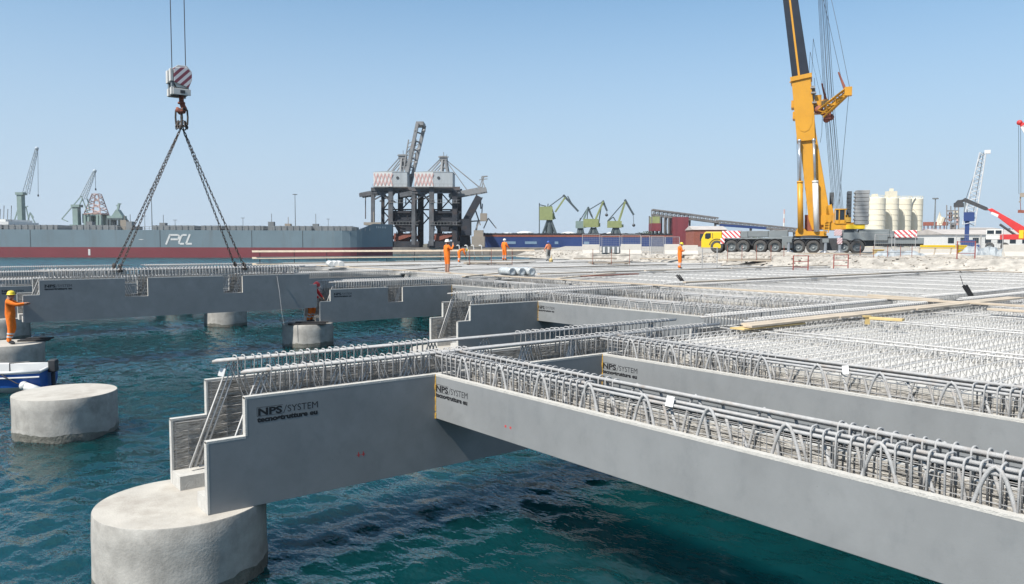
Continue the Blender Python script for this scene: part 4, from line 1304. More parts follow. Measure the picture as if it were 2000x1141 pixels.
for k, (a, c, yt, lab) in enumerate(((1689,1724,388,'cream steel silo beside the stacked crane counterweights'),(1722,1750,388,'cream silo with a small loft on top, second in the row'),(1748,1775,389,'plain cream silo, third in the row'),(1772,1797,389,'cream silo at the open end of the row, with a curved pipe'))):
    F = Far((a+c)/2, 275 + 5*k, 1.0)
    t = F.thing('silo', lab, 'silo', 'row of cream silos')
    r = (c-a)/2*F.k; h = F.p(0,yt)[2]
    MB().lathe([(r,0),(r,h),(r*.55,h+.5),(.1,h+.6)], (0,0,0), 32).build('shell', 'silo', t, smooth=False)
    for q in range(1, 9): MB().lathe([(r+.02,h*q/9-.06),(r+.09,h*q/9-.06),(r+.09,h*q/9+.06),(r+.02,h*q/9+.06)], (0,0,0), 32).build('ring_seam', 'silo', t)
    b = MB()
    for j in range(14):
        an = 6.283*j/14; b.tube([(r*.96*math.cos(an), r*.96*math.sin(an), h),(r*.96*math.cos(an), r*.96*math.sin(an), h+1)], .05, 4)
    b.tube([(r*.96*math.cos(6.283*j/20), r*.96*math.sin(6.283*j/20), h+1) for j in range(20)], .05, 4, closed=True)
    b.build('top_rail', 'silo', t)
    if k == 1: MB().box(-1.6,1.4,-1.5,1.5,h+.3,h+2.6).box(-.5,.5,-.5,.5,h+2.6,h+3.6).build('loft', 'silo', t)
    if k == 0: MB().box(-1.2,0.2,-1,1,h+.3,h+1.6).build('loft', 'silo', t)
    if k == 3: MB().tube([(-r*.6,-r*.95,h+.3),(-r*.9,-r*.7,h-1.5),(-r*.98,-r*.5,h-5),(-r*.98,-r*.5,1)], .16, 6).build('pipe', 'cgrey', t)
F = Far(1857, 330, 1.0, face=True)
t = F.thing('process_tower', 'rusty open steel process tower with pipes and gantries', 'tower')
b = MB()
for px in (1847,1855,1863,1870):
    for yy in (-3,3): b.bar(F.p(px,470,yy), F.p(px,405-(px%3)*2,yy), .4)
for yt in (412,420,428,436): b.bar(F.p(1846,yt,-3), F.p(1871,yt,-3), .3, .35); b.bar(F.p(1846,yt,3), F.p(1871,yt,3), .3, .35)
b.build('frame', 'convey', t)
for a, c, y0, y1, m in ((1849,1856,432,415,'rust'),(1858,1866,428,412,'silo'),(1852,1864,462,438,'convey'),(1864,1870,440,424,'redlat')):
    MB().box(F.p(a,0)[0], F.p(c,0)[0], -2, 2, F.p(0,y0)[2], F.p(0,y1)[2]).build('vessel', m, t)
b = MB()
b.tube([F.p(1830,440,0), F.p(1833,418,0), F.p(1836,440,0)], 1.2, 8); b.tube([F.p(1835,436,0), F.p(1839,424,0)], 1.3, 8); b.build('cyclone', 'silo', t)
b = MB(); b.bar(F.p(1800,437), F.p(1850,437), 2, 1.6)
for px in range(1802,1850,8): b.bar(F.p(px,470), F.p(px,437), .4)
b.build('pipe_bridge', 'rust', t)
# ------------------------------------------------------------------ the big yellow mobile crane
C = Far(1590, 84, QZ, face=True)
crane = C.thing('mobile_crane', 'huge yellow mobile crane with dark telescopic boom on a long grey carrier', 'crane')
def CX(px): return C.p(px, 0)[0]
def CZ(py): return C.p(0, py)[2]
def cbox(name, px0, px1, y0, y1, py0, py1, m, parent=crane):
    return MB().box(CX(px0), CX(px1), y0, y1, CZ(py1), CZ(py0)).build(name, m, parent, bevel=0.03)
# cab
b = MB(); b.prism(C.poly([(1361,486),(1361,468),(1367,455),(1371,452.5),(1404,452.5),(1404,486)]), -1.5, 1.5)
cab = b.build('driver_cab', 'cyellow2', crane, bevel=0.05)
MB().prism(C.poly([(1369,466),(1369,458),(1372,455.5),(1381,455.5),(1381,464),(1376,467)]), -1.53, -1.49).build('side_window', 'glass', cab)
MB().prism(C.poly([(1360.6,467),(1366.6,456),(1367.4,456),(1361.4,467)]), -1.3, 1.3).build('windscreen', 'glass', cab)
MB().box(CX(1360)-.02, CX(1361.5), -1.4, 1.4, CZ(486), CZ(482)).build('bumper', 'cgrey', cab)
MB().box(CX(1384), CX(1385), -1.52, -1.5, CZ(466), CZ(455)).box(CX(1378), CX(1380), -1.54, -1.5, CZ(479), CZ(477)).build('door_line', 'dark', cab)
cbox('striped_box', 1404.5, 1442, -1.5, 1.5, 451, 465.5, 'stripe')
cbox('striped_box', 1401, 1410, -1.55, -1.2, 466, 477, 'stripe')
cbox('deck_locker', 1442.4, 1457, -1.45, 1.45, 451.5, 464, 'cgrey')
cbox('deck_locker', 1457.5, 1498, -1.4, 1.4, 451, 463, 'cgrey')
cbox('deck_locker', 1498.5, 1537, -1.35, 1.35, 450.5, 465, 'cgrey')
cbox('side_panel', 1526, 1547, -1.58, 1.58, 462, 485, 'cgrey')
MB().box(CX(1404), CX(1548), -.9, .9, .35, CZ(467)).build('axle_frame', 'black', crane)
cbox('chassis', 1404, 1790, -1.1, 1.1, 466.2, 481, 'dark')
cbox('deck_plate', 1404, 1545, -1.5, 1.5, 464.5, 467.5, 'cgrey')
cbox('rear_deck', 1640, 1725, -1.5, 1.5, 455, 470, 'cgrey')
b = MB(); b.prism(C.poly([(1640,459),(1643,448),(1668,446),(1672,459)]), -1.4, 1.4); b.build('engine_hood', 'cgrey', crane)
MB().prism(C.poly([(1643,457),(1646,449.5),(1665,448.5),(1663,455)]), -1.44, -1.39).build('hood_window', 'glass', crane)
cbox('tail_box', 1672, 1728, -1.45, 1.45, 449, 463, 'cgrey')
cbox('striped_box', 1737, 1777, -1.5, 1.5, 451, 464.5, 'stripe')
cbox('tail_box', 1728.5, 1736.5, -1.4, 1.4, 452, 464, 'cgrey')
cbox('tail_frame', 1700, 1790, -1.3, 1.3, 464.8, 476, 'cgrey')
cbox('warning_plate', 1626, 1641, -1.75, -1.68, 449, 461, 'stripeS')
cbox('warning_plate', 1632, 1642, -1.75, -1.68, 465, 477, 'stripeS')
cbox('mudguard', 1600, 1634, -1.6, 1.6, 465.5, 489, 'dark')
# wheels
def wheel_meshes(r):
    t = MB().lathe([(r*.62,-.32),(r*.9,-.33),(r*.98,-.26),(r,-.15),(r,.15),(r*.98,.26),(r*.9,.33),(r*.62,.32),(r*.62,-.32)], (0,0,0), 28, axis='y', cap=False)
    rim = MB().lathe([(.02,-.14),(r*.24,-.20),(r*.30,-.10),(r*.52,-.10),(r*.60,-.30),(r*.63,-.30),(r*.63,.3),(.02,.3)], (0,0,0), 20, axis='y')
    for k in range(10):
        a = 6.283*k/10; rim.ball((r*.40*math.cos(a), -.12, r*.40*math.sin(a)), .035, 6)
    return t.mesh('tyre','black',True), rim.mesh('rim','cgrey')
M['tyregrey'] = mat('dusty_tyre_rubber', (0.07, 0.068, 0.066), 0.9, 0.2, 4)
WR = 0.72
TY, RM = wheel_meshes(WR); TY.materials[0] = M['tyregrey']
for px in (1394,1424,1448,1483,1512,1558,1587,1645,1670):
    for yy in (-1.22, 1.22):
        w = put('wheel', TY, crane, (CX(px), yy, WR)); r_ = put('rim', RM, w)
        if yy > 0: r_.rotation_euler.z = math.pi
    MB().prism([(CX(px)+.88*math.cos(R(a)), WR+.88*math.sin(R(a))) for a in range(15, 166, 15)] + [(CX(px)+.82*math.cos(R(a)), WR+.82*math.sin(R(a))) for a in range(165, 14, -15)], -1.55, 1.55).build('wheel_arch', 'dark', crane)
# outriggers
for px in (1604, 1512+23):
    b = MB(); b.box(CX(px), CX(px)+.6, -4.2, 4.2, CZ(474), CZ(467)); b.build('outrigger_beam', 'cgrey', crane)
    for yy in (-4.0, 4.0):
        b = MB(); b.tube([(CX(px)+.3, yy, CZ(467)), (CX(px)+.3, yy, .18)], .16, 10); b.lathe([(.5,.02),(.5,.12),(.15,.3)], (CX(px)+.3, yy, 0), 14); b.build('outrigger_jack', 'chrome', crane)
b = MB(); b.tube([(CX(1637),-2.2,CZ(478)), (CX(1637),-2.2,.2)], .18, 10); b.lathe([(.75,.0),(.6,.12),(.2,.35)], (CX(1637),-2.2,0), 16); b.build('outrigger_jack', 'chrome', crane)
# superstructure
b = MB(); b.lathe([(1.75,CZ(465)),(1.75,CZ(461)),(1.5,CZ(460)),(1.5,CZ(457))], (CX(1582),0,0), 28); b.build('slew_ring', 'dark', crane)
b = MB(); b.box(CX(1552), CX(1612), -1.5, 1.5, CZ(461.5), CZ(452)); b.prism(C.poly([(1553,452),(1575,452),(1570,447),(1556,447)]), -1.5, -.7); b.build('slew_platform', 'cyellow', crane)
b = MB(); b.box(CX(1606), CX(1662), -1.4, 1.4, CZ(450), CZ(436)); b.box(CX(1600), CX(1625), -1.2, 1.2, CZ(440), CZ(421)); b.prism(C.poly([(1612,421),(1612,404),(1622,400),(1627,421)]), -1.0, 1.0); b.build('machinery_deck', 'cyellow', crane)
b = MB(); b.box(CX(1569), CX(1588), -.6, .6, CZ(452), CZ(420)); b.build('winch_block', 'rust', crane)
b = MB()
for q in (0, 1): b.bar(C.p(1607+q*9,455,-1.7), C.p(1609+q*9,421,-1.7), .09)
for py in range(424, 455, 5): b.bar(C.p(1607.5,py,-1.7), C.p(1617,py,-1.7), .07)
b.build('ladder', 'cyellow', crane)
b = MB()
for px in (1628,1636,1647):
    for yy in (-1.45,-.3): b.bar(C.p(px,437,yy), C.p(px+.5,411,yy), .1)
b.box(CX(1626.5), CX(1649), -1.55, -.2, CZ(411.5), CZ(409.5)); b.box(CX(1628), CX(1648), -1.5, -.25, CZ(438), CZ(431)); cc = b.build('operator_cab', 'cyellow', crane)
MB().box(CX(1628.5), CX(1647), -1.43, -.32, CZ(431), CZ(411.5)).build('cab_glass', 'glass', cc)
MB().box(CX(1646), CX(1657), -1.5, -.5, CZ(435), CZ(426)).tube([C.p(1651,426,-1), C.p(1651,421,-1)], .15, 8).build('orange_locker', 'foam', crane)
b = MB(); b.box(CX(1648), CX(1683), -1.6, 1.6, CZ(448), CZ(440)); b.build('ballast_frame', 'cyellow2', crane)
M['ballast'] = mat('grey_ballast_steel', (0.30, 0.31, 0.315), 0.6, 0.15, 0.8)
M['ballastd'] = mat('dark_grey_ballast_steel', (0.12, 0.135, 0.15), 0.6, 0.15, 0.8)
for k in range(9):
    y1 = 440 - k*7.2
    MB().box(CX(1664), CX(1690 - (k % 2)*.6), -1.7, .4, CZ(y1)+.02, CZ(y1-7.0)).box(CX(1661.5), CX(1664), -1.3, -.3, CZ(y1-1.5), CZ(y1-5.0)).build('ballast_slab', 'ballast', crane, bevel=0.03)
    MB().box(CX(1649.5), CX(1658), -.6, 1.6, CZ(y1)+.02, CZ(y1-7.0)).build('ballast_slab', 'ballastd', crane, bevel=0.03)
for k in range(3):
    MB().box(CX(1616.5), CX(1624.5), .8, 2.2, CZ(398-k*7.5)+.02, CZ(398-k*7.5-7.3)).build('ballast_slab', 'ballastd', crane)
MB().box(CX(1617.5), CX(1623.5), 1.0, 2.0, CZ(440), CZ(398)).build('ballast_post', 'cgrey', crane)
# boom
b = MB(); b.prism(C.poly([(1565,230),(1588,226),(1592,262),(1619,420),(1612,448),(1585,450),(1578,430),(1560,276)]), -1.0, 1.0); b.build('boom_foot', 'cyellow', crane, bevel=0.06)
b = MB(); b.prism(C.poly([(1544,160),(1581,154),(1589,230),(1590,276),(1555,278),(1550,225)]), -1.25, 1.25); bc = b.build('boom_base_section', 'cyellow', crane, bevel=0.05)
b = MB(); b.prism(C.poly([(1541,152),(1583,146),(1584,154),(1542,160.5)]), -1.4, 1.4); b.build('boom_collar', 'cyellow', crane)
b = MB()
def CH(px, py): return C.p(px, py)[0]
for x0, x1, y0, y1, ya, yb_ in ((1543,1550,-.9,.9,210,196),(1546,1552,-.9,.9,232,218),(1582,1589,-.9,.9,215,170),(1584,1593,-1.35,-.9,205,202),(1582,1592,-1.35,-.9,186,183),(1581,1590,-1.35,-.9,176,173),(1540,1546,-1.3,-1.0,162,160)):
    MB().box(CH(x0,ya), CH(x1,ya), y0, y1, CZ(ya), CZ(yb_)).build('boom_bracket', 'cyellow' if x0 < 1560 else 'unl', crane)
MB().prism(C.poly([(1553,228),(1586,226),(1584,244),(1578,256),(1570,260),(1562,257),(1555,246)]), -1.29, -1.255).build('boom_face_plate', 'cyellow', crane)
U_ = [(1543,152),(1581,148),(1557,-4),(1525,0)]
dx_dy = (1525-1543)/152.0
top = -560
tx0, tx1 = 1543 + (152-top)*-0.118, 1581 + (148-top)*-0.155
b = MB(); b.prism(C.poly([(1545,154),(1579,150),(tx1,top),(tx0,top)]), -1.0, 1.0); b.build('boom_telescope', 'cblack', crane)
b = MB(); b.prism(C.poly([(1557,153),(1561,153),(tx0+13,top),(tx0+11,top)]), -1.03, -.99); b.build('yellow_stripe', 'cyellow', crane)
# luffing cylinders
for px_t, px_b, m, yy in ((1559.5,1562.5,'cyellow',-1.45),(1587.5,1593.5,'white',-1.5)):
    b = MB(); b.tube([C.p(px_t,278,yy), C.p((px_t+px_b)/2,358,yy)], .14, 14); b.ball(C.p(px_t,277,yy), .2); b.build('cylinder_rod', 'chrome', crane, smooth=True)
    b = MB(); b.tube([C.p((px_t+px_b)/2,356,yy), C.p(px_b,453,yy)], .29, 16); b.lathe([(.32,-.1),(.32,.1)], C.p((px_t+px_b)/2,357,yy), 16); b.build('cylinder_barrel', m, crane, smooth=True)
# guy frame arms
b = MB(); b.lattice(C.p(1603,224,-.8), C.p(1652,188,-2.2), .95, .6, 6, .10, .06); b.box(CH(1651,190)-.3, CH(1655,190)+.2, -2.6, -1.8, CZ(198), CZ(182)); b.bar(C.p(1602,226,-.8), C.p(1654,190,-2.2), .5, .35); b.build('guy_arm', 'cyellow', crane)
b = MB(); b.bar(C.p(1597,204,.6), C.p(1612,192,2.4), .6, .6); b.box(CH(1589,205), CH(1602,205), -.8, .8, CZ(222), CZ(188)); b.build('guy_arm', 'cyellow', crane)
b = MB(); b.ball(C.p(1597,217,-.9), .45); b.box(CH(1606,230), CH(1620,230), -1.2, .2, CZ(236), CZ(224)); b.ball(C.p(1612,236,-.6), .35); b.ball(C.p(1620,232,-.6), .35); b.build('guy_winch', 'rust', crane)
random.seed(9)
rp = []
for k in range(9):
    rp.append(((1624 + k*2.6, 408, -.7+.2*k), (1609 + k*2.5 + random.uniform(-1,1), 230, -.5+.1*k), (1592 + k*2.0, -60, -.3), (1556+k*1.5, top, 0)))
rp += [((1655,185,-2.2),(1632,60,-1.2),(1612,-40,0),(1565,top,0)), ((1610,192,2.4),(1586,70,1),(1570,0,0),(1535,top,0)), ((1601,190,0),(1580,100,0),(1561,0,0),(1530,top,0)), ((1645,190,-2),(1618,60,-1),(1598,-30,0),(1550,top,0)),
       ((1653,195,-2.2),(1644,300,-1.5),(1636,402,-.8)), ((1604,228,-.6),(1603,262,-.6),(1600,280,-.6)), ((1588,150,.4),(1592,200,.4))]
for q in rp:
    MB().tube([C.p(*p) for p in q], .022, 5).build('rope', 'dark', crane)
for p, q in (((1603,160,1),(1612,192,2.2)), ((1634,150,-1.6),(1646,184,-2.1))):
    MB().tube([C.p(*p), C.p(*q)], [.08,.16], 6).build('guy_rod', 'rust', crane)
# luffing fly jib over the work (above the picture), carries the hook
HOOK_U, HOOK_V = 2.27, 20.5
Mi = Matrix.Translation(C.loc) @ Matrix.Rotation(C.rz, 4, 'Z')
tipw = Vector((HOOK_U, HOOK_V, 66.0))
tip = Mi.inverted() @ tipw
foot = Vector(C.p((tx0+tx1)/2, top, 0))
MB().lattice(foot, tip, 2.4, 1.0, 30, .09, .05).build('fly_jib', 'cyellow', crane)

# ------------------------------------------------------------------ hook block, ropes, chains
M['hbwhite'] = mat('scuffed_white_steel', (0.66, 0.65, 0.62), 0.55, 0.08, 3, dirt=(0.40, 0.37, 0.33), dirt_scale=4, dirt_amt=0.5)
hk = thing('hook_block', 'white crane hook block with dark red stripes hanging on two ropes', 'hook block', (HOOK_U, HOOK_V, 0), FAR_RZ + R(36))
def hz(py, D=28.0): return 1.85 + (475 - py) * D / F_PX
kx = 28.0 / F_PX
zt, zb = hz(131), hz(190)
pl = [(-.30, hz(141)), (-.10, hz(133)), (.20, hz(133)), (.36, hz(143)), (.36, hz(160)), (.24, hz(176)), (-.16, hz(176)), (-.30, hz(162))]
for y in (-.30, -.10, .10, .30):
    MB().prism(pl, y-.025, y+.025).build('cheek_plate', 'hbwhite', hk, bevel=0.01)
for y0, y1 in ((-.385,-.326),(.326,.385)):
    MB().prism([(-.26, hz(140)), (.18, hz(137)), (.35, hz(146)), (.35, hz(160)), (.22, hz(175)), (-.26, hz(166))], y0, y1).build('striped_plate', 'stripeS', hk, bevel=0.01)
    MB().box(-.30, .30, y0, y1, hz(190), hz(178)).build('lower_cheek', 'hbwhite', hk, bevel=0.012)
MB().box(-.06, .10, -.40, -.388, hz(187), hz(181)).build('bolt_pocket', 'dark', hk)
for y in (-.20, 0, .20):
    MB().lathe([(.06,-.05),(.30,-.05),(.27,0),(.30,.05),(.06,.05)], (.02, y, hz(153)), 24, axis='y').build('sheave', 'dark', hk)
for y in (-.27, .19):
    MB().box(-.38, -.29, y-.11, y+.15, hz(165), hz(141)).build('rope_guard', 'hbwhite', hk, bevel=0.012)
    MB().box(-.36, -.27, y-.09, y+.13, hz(190), hz(176)).build('rope_guard', 'hbwhite', hk, bevel=0.012)
    MB().box(-.33, -.26, y-.06, y+.10, hz(176), hz(165)).build('rope_guard', 'cgrey', hk)
MB().box(-.24, .26, -.32, .32, hz(188), hz(176)).build('cross_head', 'dark', hk)
MB().tube([(.06,0,hz(186)),(.06,0,hz(203))], .085, 12).lathe([(.13,hz(204)),(.13,hz(201)),(.1,hz(200))], (.06,0,0), 14).build('shank', 'rust', hk, smooth=True)
cx_, cz_ = .06, hz(211)
MB().tube([(.06,0,hz(200)),(.10,0,hz(207)),(.15,0,hz(212)),(.11,0,hz(218)),(.0,0,hz(220)),(-.08,0,hz(216)),(-.09,0,hz(211))], [.09,.09,.1,.1,.1,.08,.04], 10).build('hook', 'rust', hk, smooth=True)
for dx in (-.245, .235):
    MB().tube([(dx*.8+.0,dx*-.75,hz(146)), (dx*.8+.0,dx*-.75,66.0)], .016, 6).build('hoist_rope', 'dark', hk)
# lifting chains
cs = thing('lifting_chain', 'rusty four legged lifting chain between the hook and the hanging beam', 'chain', (HOOK_U, HOOK_V, 0), 0)
def link(b, c, d, side, L, W, r):
    pts = []
    for k in range(12):
        a = 6.283*k/12
        s_ = (L/2 - W/2) * (1 if math.cos(a) > 0.05 else (-1 if math.cos(a) < -0.05 else 0))
        pts.append(c + d*(s_ + math.cos(a)*W/2) + side*(math.sin(a)*W/2))
    b.tube(pts, r, 5, closed=True)
b = MB()
sd = Vector((SA, -CA, 0))
for s_ in (-1, 1):
    link(b, Vector((0,0,hz(230))) + sd*(0.06+.17*s_*.6), Vector((0,0,1)), sd, .62, .24, .035)
b.build('master_link', 'chain', cs, smooth=True)
apex = Vector((0.05, 0, hz(247)))
b = MB()
for k in range(8):
    a = 6.283*k/8; p = Vector((.05+.16*math.cos(a), .16*math.sin(a), hz(243)-.06*(k % 2)))
    link(b, p, Vector((math.cos(a)*.4,math.sin(a)*.4,-1)).normalized(), Vector((-math.sin(a),math.cos(a),0)), .26, .11, .022)
b.build('shackles', 'chain', cs, smooth=True)
for (u, v) in ((0.03, 19.95), (0.05, 21.02), (4.32, 21.02), (4.30, 19.95)):
    end = Vector((u - HOOK_U, v - HOOK_V, 0.645 + 0.30))
    d = (end - apex); n_ = int(d.length / 0.125); d.normalize()
    s1 = d.orthogonal().normalized(); s2 = d.cross(s1)
    b = MB()
    for k in range(n_):
        link(b, apex + d*(0.06+0.125*k), d, s1 if k % 2 else s2, .162, .066, .0125)
    b.build('chain_leg', 'chain', cs)
    MB().tube([end + Vector((0,-.12,-.06)), end + Vector((0,-.12,.1)), end + Vector((0,.0,.17)), end + Vector((0,.12,.1)), end + Vector((0,.12,-.06))], .03, 6).box(end.x-.07, end.x+.07, end.y-.12, end.y+.12, end.z-.10, end.z-.02).build('shackle', 'chain', cs)

# ------------------------------------------------------------------ people
def person(name_label, loc, rz, pose, helmet='hy', top='orange', bottom='orange', scale=1.0, group='workers in orange', shorts=False, shirt_short=False):
    """x right, y forward in the person's frame; joints in metres for a 1.75 m figure"""
    t = thing('person', name_label, 'person', loc, rz, group)
    J = dict(pel=(0,0,.95), spine=(0,0.01,1.12), chest=(0,0.0,1.32), neck=(0,0,1.47), head=(0,.02,1.58), crown=(0,.015,1.70),
             shL=(-.18,0,1.40), elL=(-.25,-.02,1.13), wrL=(-.25,.08,.90), haL=(-.25,.11,.83),
             shR=(.18,0,1.40), elR=(.25,-.02,1.13), wrR=(.25,.08,.90), haR=(.25,.11,.83),
             hiL=(-.10,0,.90), knL=(-.11,.03,.50), anL=(-.12,-.02,.09), toL=(-.13,.16,.035),
             hiR=(.10,0,.90), knR=(.11,.03,.50), anR=(.12,-.02,.09), toR=(.13,.16,.035))
    J.update(pose)
    rad = dict(pel=(.175,.14), spine=(.17,.135), chest=(.185,.14), neck=.06, head=(.078,.095), crown=(.06,.075), shL=.088, elL=.064, wrL=.042, haL=.036,
               hiL=.118, knL=.086, anL=.066, toL=.048)
    for k in ('sh','el','wr','ha','hi','kn','an','to'): rad[k+'R'] = rad[k+'L']
    E_ = [('pel','spine'),('spine','chest'),('chest','neck'),('neck','head'),('head','crown'),('chest','shL'),('shL','elL'),('elL','wrL'),('wrL','haL'),
          ('chest','shR'),('shR','elR'),('elR','wrR'),('wrR','haR'),('pel','hiL'),('hiL','knL'),('knL','anL'),('anL','toL'),('pel','hiR'),('hiR','knR'),('knR','anR'),('anR','toR')]
    names = list(J)
    me = bpy.data.meshes.new('sk')
    me.from_pydata([J[n] for n in names], [(names.index(a), names.index(b)) for a, b in E_], [])
    o = bpy.data.objects.new('sk', me); COL.objects.link(o)
    o.modifiers.new('skin', 'SKIN')
    for n, sv in zip(names, me.skin_vertices[0].data):
        r_ = rad[n]; sv.radius = r_ if isinstance(r_, tuple) else (r_, r_); sv.use_root = (n == 'pel')
    ss = o.modifiers.new('sub', 'SUBSURF'); ss.levels = ss.render_levels = 2
    dg = bpy.context.evaluated_depsgraph_get(); dg.update()
    body = bpy.data.meshes.new_from_object(o.evaluated_get(dg))
    bpy.data.objects.remove(o)
    reg = {}
    for a, b_ in E_:
        k = (a, b_)
        if k in (('neck','head'),('head','crown'),('wrL','haL'),('wrR','haR')): reg[k] = 2
        elif shirt_short and a in ('elL','elR'): reg[k] = 2
        elif a in ('anL','anR'): reg[k] = 3
        elif a in ('knL','knR'): reg[k] = 3 if shorts else 1
        elif a in ('hiL','hiR') or b_ in ('hiL','hiR'): reg[k] = 1
        else: reg[k] = 0
    segs = [(Vector(J[a]), Vector(J[b_]), reg[(a,b_)]) for a, b_ in E_]
    vs = [tuple(v.co) for v in body.vertices]; fs = [tuple(p.vertices) for p in body.polygons]; ms = []
    for p in body.polygons:
        c = p.center; best = (9, 0)
        for a, b_, m_ in segs:
            d = b_ - a; tt = max(0, min(1, (c-a).dot(d)/max(1e-6, d.length_squared)))
            dd = (c - a - d*tt).length
            if dd < best[0]: best = (dd, m_)
        ms.append(best[1])
    mb = MB(); mb.add(vs, fs, ms)
    # hands: five fingers each
    for s_, k in ((-1,'L'),(1,'R')):
        h, w = Vector(J['ha'+k]), Vector(J['wr'+k])
        d = (h - w).normalized(); sd_ = d.orthogonal().normalized(); nn = d.cross(sd_)
        for q in range(4):
            r0 = h + sd_*((q-1.5)*.019)
            ln = (.07,.085,.08,.06)[q]
            mb.tube([r0 - d*.01, r0 + d*ln*.5 + nn*.006, r0 + d*ln + nn*.025], [.011,.010,.007], 5, 2)
        mb.tube([w + d*.02 - sd_*.025, w + d*.055 - sd_*.05, w + d*.09 - sd_*.055], [.012,.011,.008], 5, 2)
    hd, nk = Vector(J['head']), Vector(J['neck'])
    up = (Vector(J['crown']) - hd).normalized()
    look = Vector(pose.get('_look', (0,1,0))).normalized() if '_look' in pose else (Vector((0,1,0)) - up*up.y).normalized()
    sde = look.cross(up)
    mb.tube([hd + look*.085 + up*.02, hd + look*.112 - up*.012], [.010,.016], 5, 2)
    for s_ in (-1, 1):
        mb.ball(hd + look*.088 + sde*(.032*s_) + up*.028, .010, 6, 4)
        mb.ball(hd + sde*(.088*s_) + up*.01, .024, 6, 2)
    mb.bar(hd + look*.09 - up*.04 - sde*.022, hd + look*.09 - up*.04 + sde*.022, .006, .006, 4)
    me2 = mb.mesh('body', [top, bottom, 'skin', 'boot', 'dark'], True)
    me2.materials[3] = M['dark']
    if shorts: me2.materials[3] = M['skin']
    put('body', me2, t)
    hb = MB()
    q = up.to_track_quat('Z', 'Y').to_matrix()
    prof = [(.140,0),(.138,.012),(.122,.016),(.120,.05),(.105,.095),(.07,.128),(.02,.14)]
    tmp = MB().lathe(prof, (0,0,0), 18)
    hb.add([tuple(hd + up*.045 + q @ Vector(v)) for v in tmp.v], tmp.f)
    hb.build('helmet', helmet, t, smooth=True)
    for k in ('L','R'):
        if not shorts:
            for f in (.35, .6):
                a, c = Vector(J['kn'+k]), Vector(J['an'+k]); p = a + (c-a)*f; d = (c-a).normalized()*.025
                MB().tube([p-d, p+d], .094 - .012*f, 12).build('reflective_band', 'silver', t)
    wv = Vector(J['spine']); 
    t.scale = (scale,)*3
    return t
M['hy'] = mat('yellow_helmet', (0.80, 0.62, 0.03), 0.4, 0.04, 3)
M['hw'] = mat('white_helmet', (0.78, 0.78, 0.76), 0.4, 0.04, 3)
M['hb'] = mat('blue_helmet', (0.03, 0.10, 0.42), 0.4, 0.04, 3)
M['hr'] = mat('red_helmet', (0.6, 0.03, 0.03), 0.4, 0.04, 3)
M['redwear'] = mat('red_jacket', (0.62, 0.03, 0.03), 0.9, 0.1, 10)
M['hivis'] = mat('salmon_vest', (0.80, 0.27, 0.13), 0.9, 0.1, 10)
M['trouser'] = mat('grey_trousers', (0.22, 0.22, 0.21), 0.9, 0.1, 10)
FR = FAR_RZ - math.pi/2           # facing image right
def stand(px, py, z):
    D = (1.85 - z) * F_PX / (py - hor(px))
    return ground_pt(px, D, z)
person('worker in orange with a yellow helmet reaching out to the end of the hanging beam', (-3.22, 19.62, -PH), FR + 0.25,
       dict(elR=(.20,.24,1.30), wrR=(.14,.47,1.34), haR=(.12,.56,1.35), elL=(-.12,.22,1.28), wrL=(.02,.44,1.32), haL=(.05,.53,1.34), knL=(-.10,.06,.50), anL=(-.12,-.14,.09), toL=(-.13,.05,.035), head=(0,.05,1.58), crown=(0,.05,1.70)), 'hy', scale=.96)
person('worker in a red jacket half hidden behind the end of the hanging beam', (7.05, 20.35, -PH), FR - .3,
       dict(spine=(0,.08,1.12), chest=(0,.18,1.28), neck=(0,.26,1.40), head=(0,.33,1.48), crown=(0,.38,1.59), shL=(-.18,.2,1.34), shR=(.18,.2,1.34), elL=(-.22,.35,1.14), elR=(.22,.35,1.14), wrL=(-.15,.52,1.02), wrR=(.15,.52,1.02), haL=(-.13,.58,.98), haR=(.13,.58,.98), knL=(-.11,.16,.50), knR=(.11,.12,.5)), 'hr', top='redwear')
person('worker in orange shorts and white helmet, one hand raised to the face', stand(873, 535, .22), FR + .55,
       dict(elR=(.27,.12,1.22), wrR=(.16,.28,1.44), haR=(.10,.29,1.53), anR=(.14,-.02,.09), anL=(-.14,.02,.09), toL=(-.18,.18,.035), toR=(.2,.15,.035)), 'hw', shorts=True, scale=1.06)
person('worker in orange bending forward behind the timber railing', stand(896, 513, .2), FR + .2,
       dict(spine=(0,.12,1.07), chest=(0,.36,1.15), neck=(0,.50,1.16), head=(0,.60,1.12), crown=(0,.70,1.10), shL=(-.18,.40,1.16), shR=(.18,.40,1.16), elL=(-.2,.46,.90), elR=(.2,.46,.90), wrL=(-.15,.55,.68), wrR=(.15,.55,.68), haL=(-.14,.58,.60), haR=(.14,.58,.60), knL=(-.11,.02,.5), knR=(.11,.06,.5)), 'hy')
person('worker in orange with a white helmet standing on the timber platform', stand(985, 509, .5), FR + .9,
       dict(elR=(.27,.08,1.14), wrR=(.24,.28,1.02), haR=(.23,.35,1.0)), 'hw')
person('worker in a salmon vest, grey trousers and blue helmet beside a yellow tool', stand(1071, 510, .35), FR + 2.2,
       dict(elL=(-.28,.05,1.15), wrL=(-.30,.2,.98)), 'hb', top='hivis', bottom='trouser')
person('worker in orange with a yellow helmet bowed over his folded hands, alone on the deck', stand(1327, 525, .25), FR + .1,
       dict(neck=(0,.03,1.47), head=(0,.09,1.55), crown=(0,.14,1.66), elL=(-.22,.10,1.14), elR=(.22,.10,1.14), wrL=(-.06,.26,1.16), wrR=(.08,.27,1.18), haL=(.02,.29,1.20), haR=(.0,.30,1.22)), 'hy', scale=1.0)

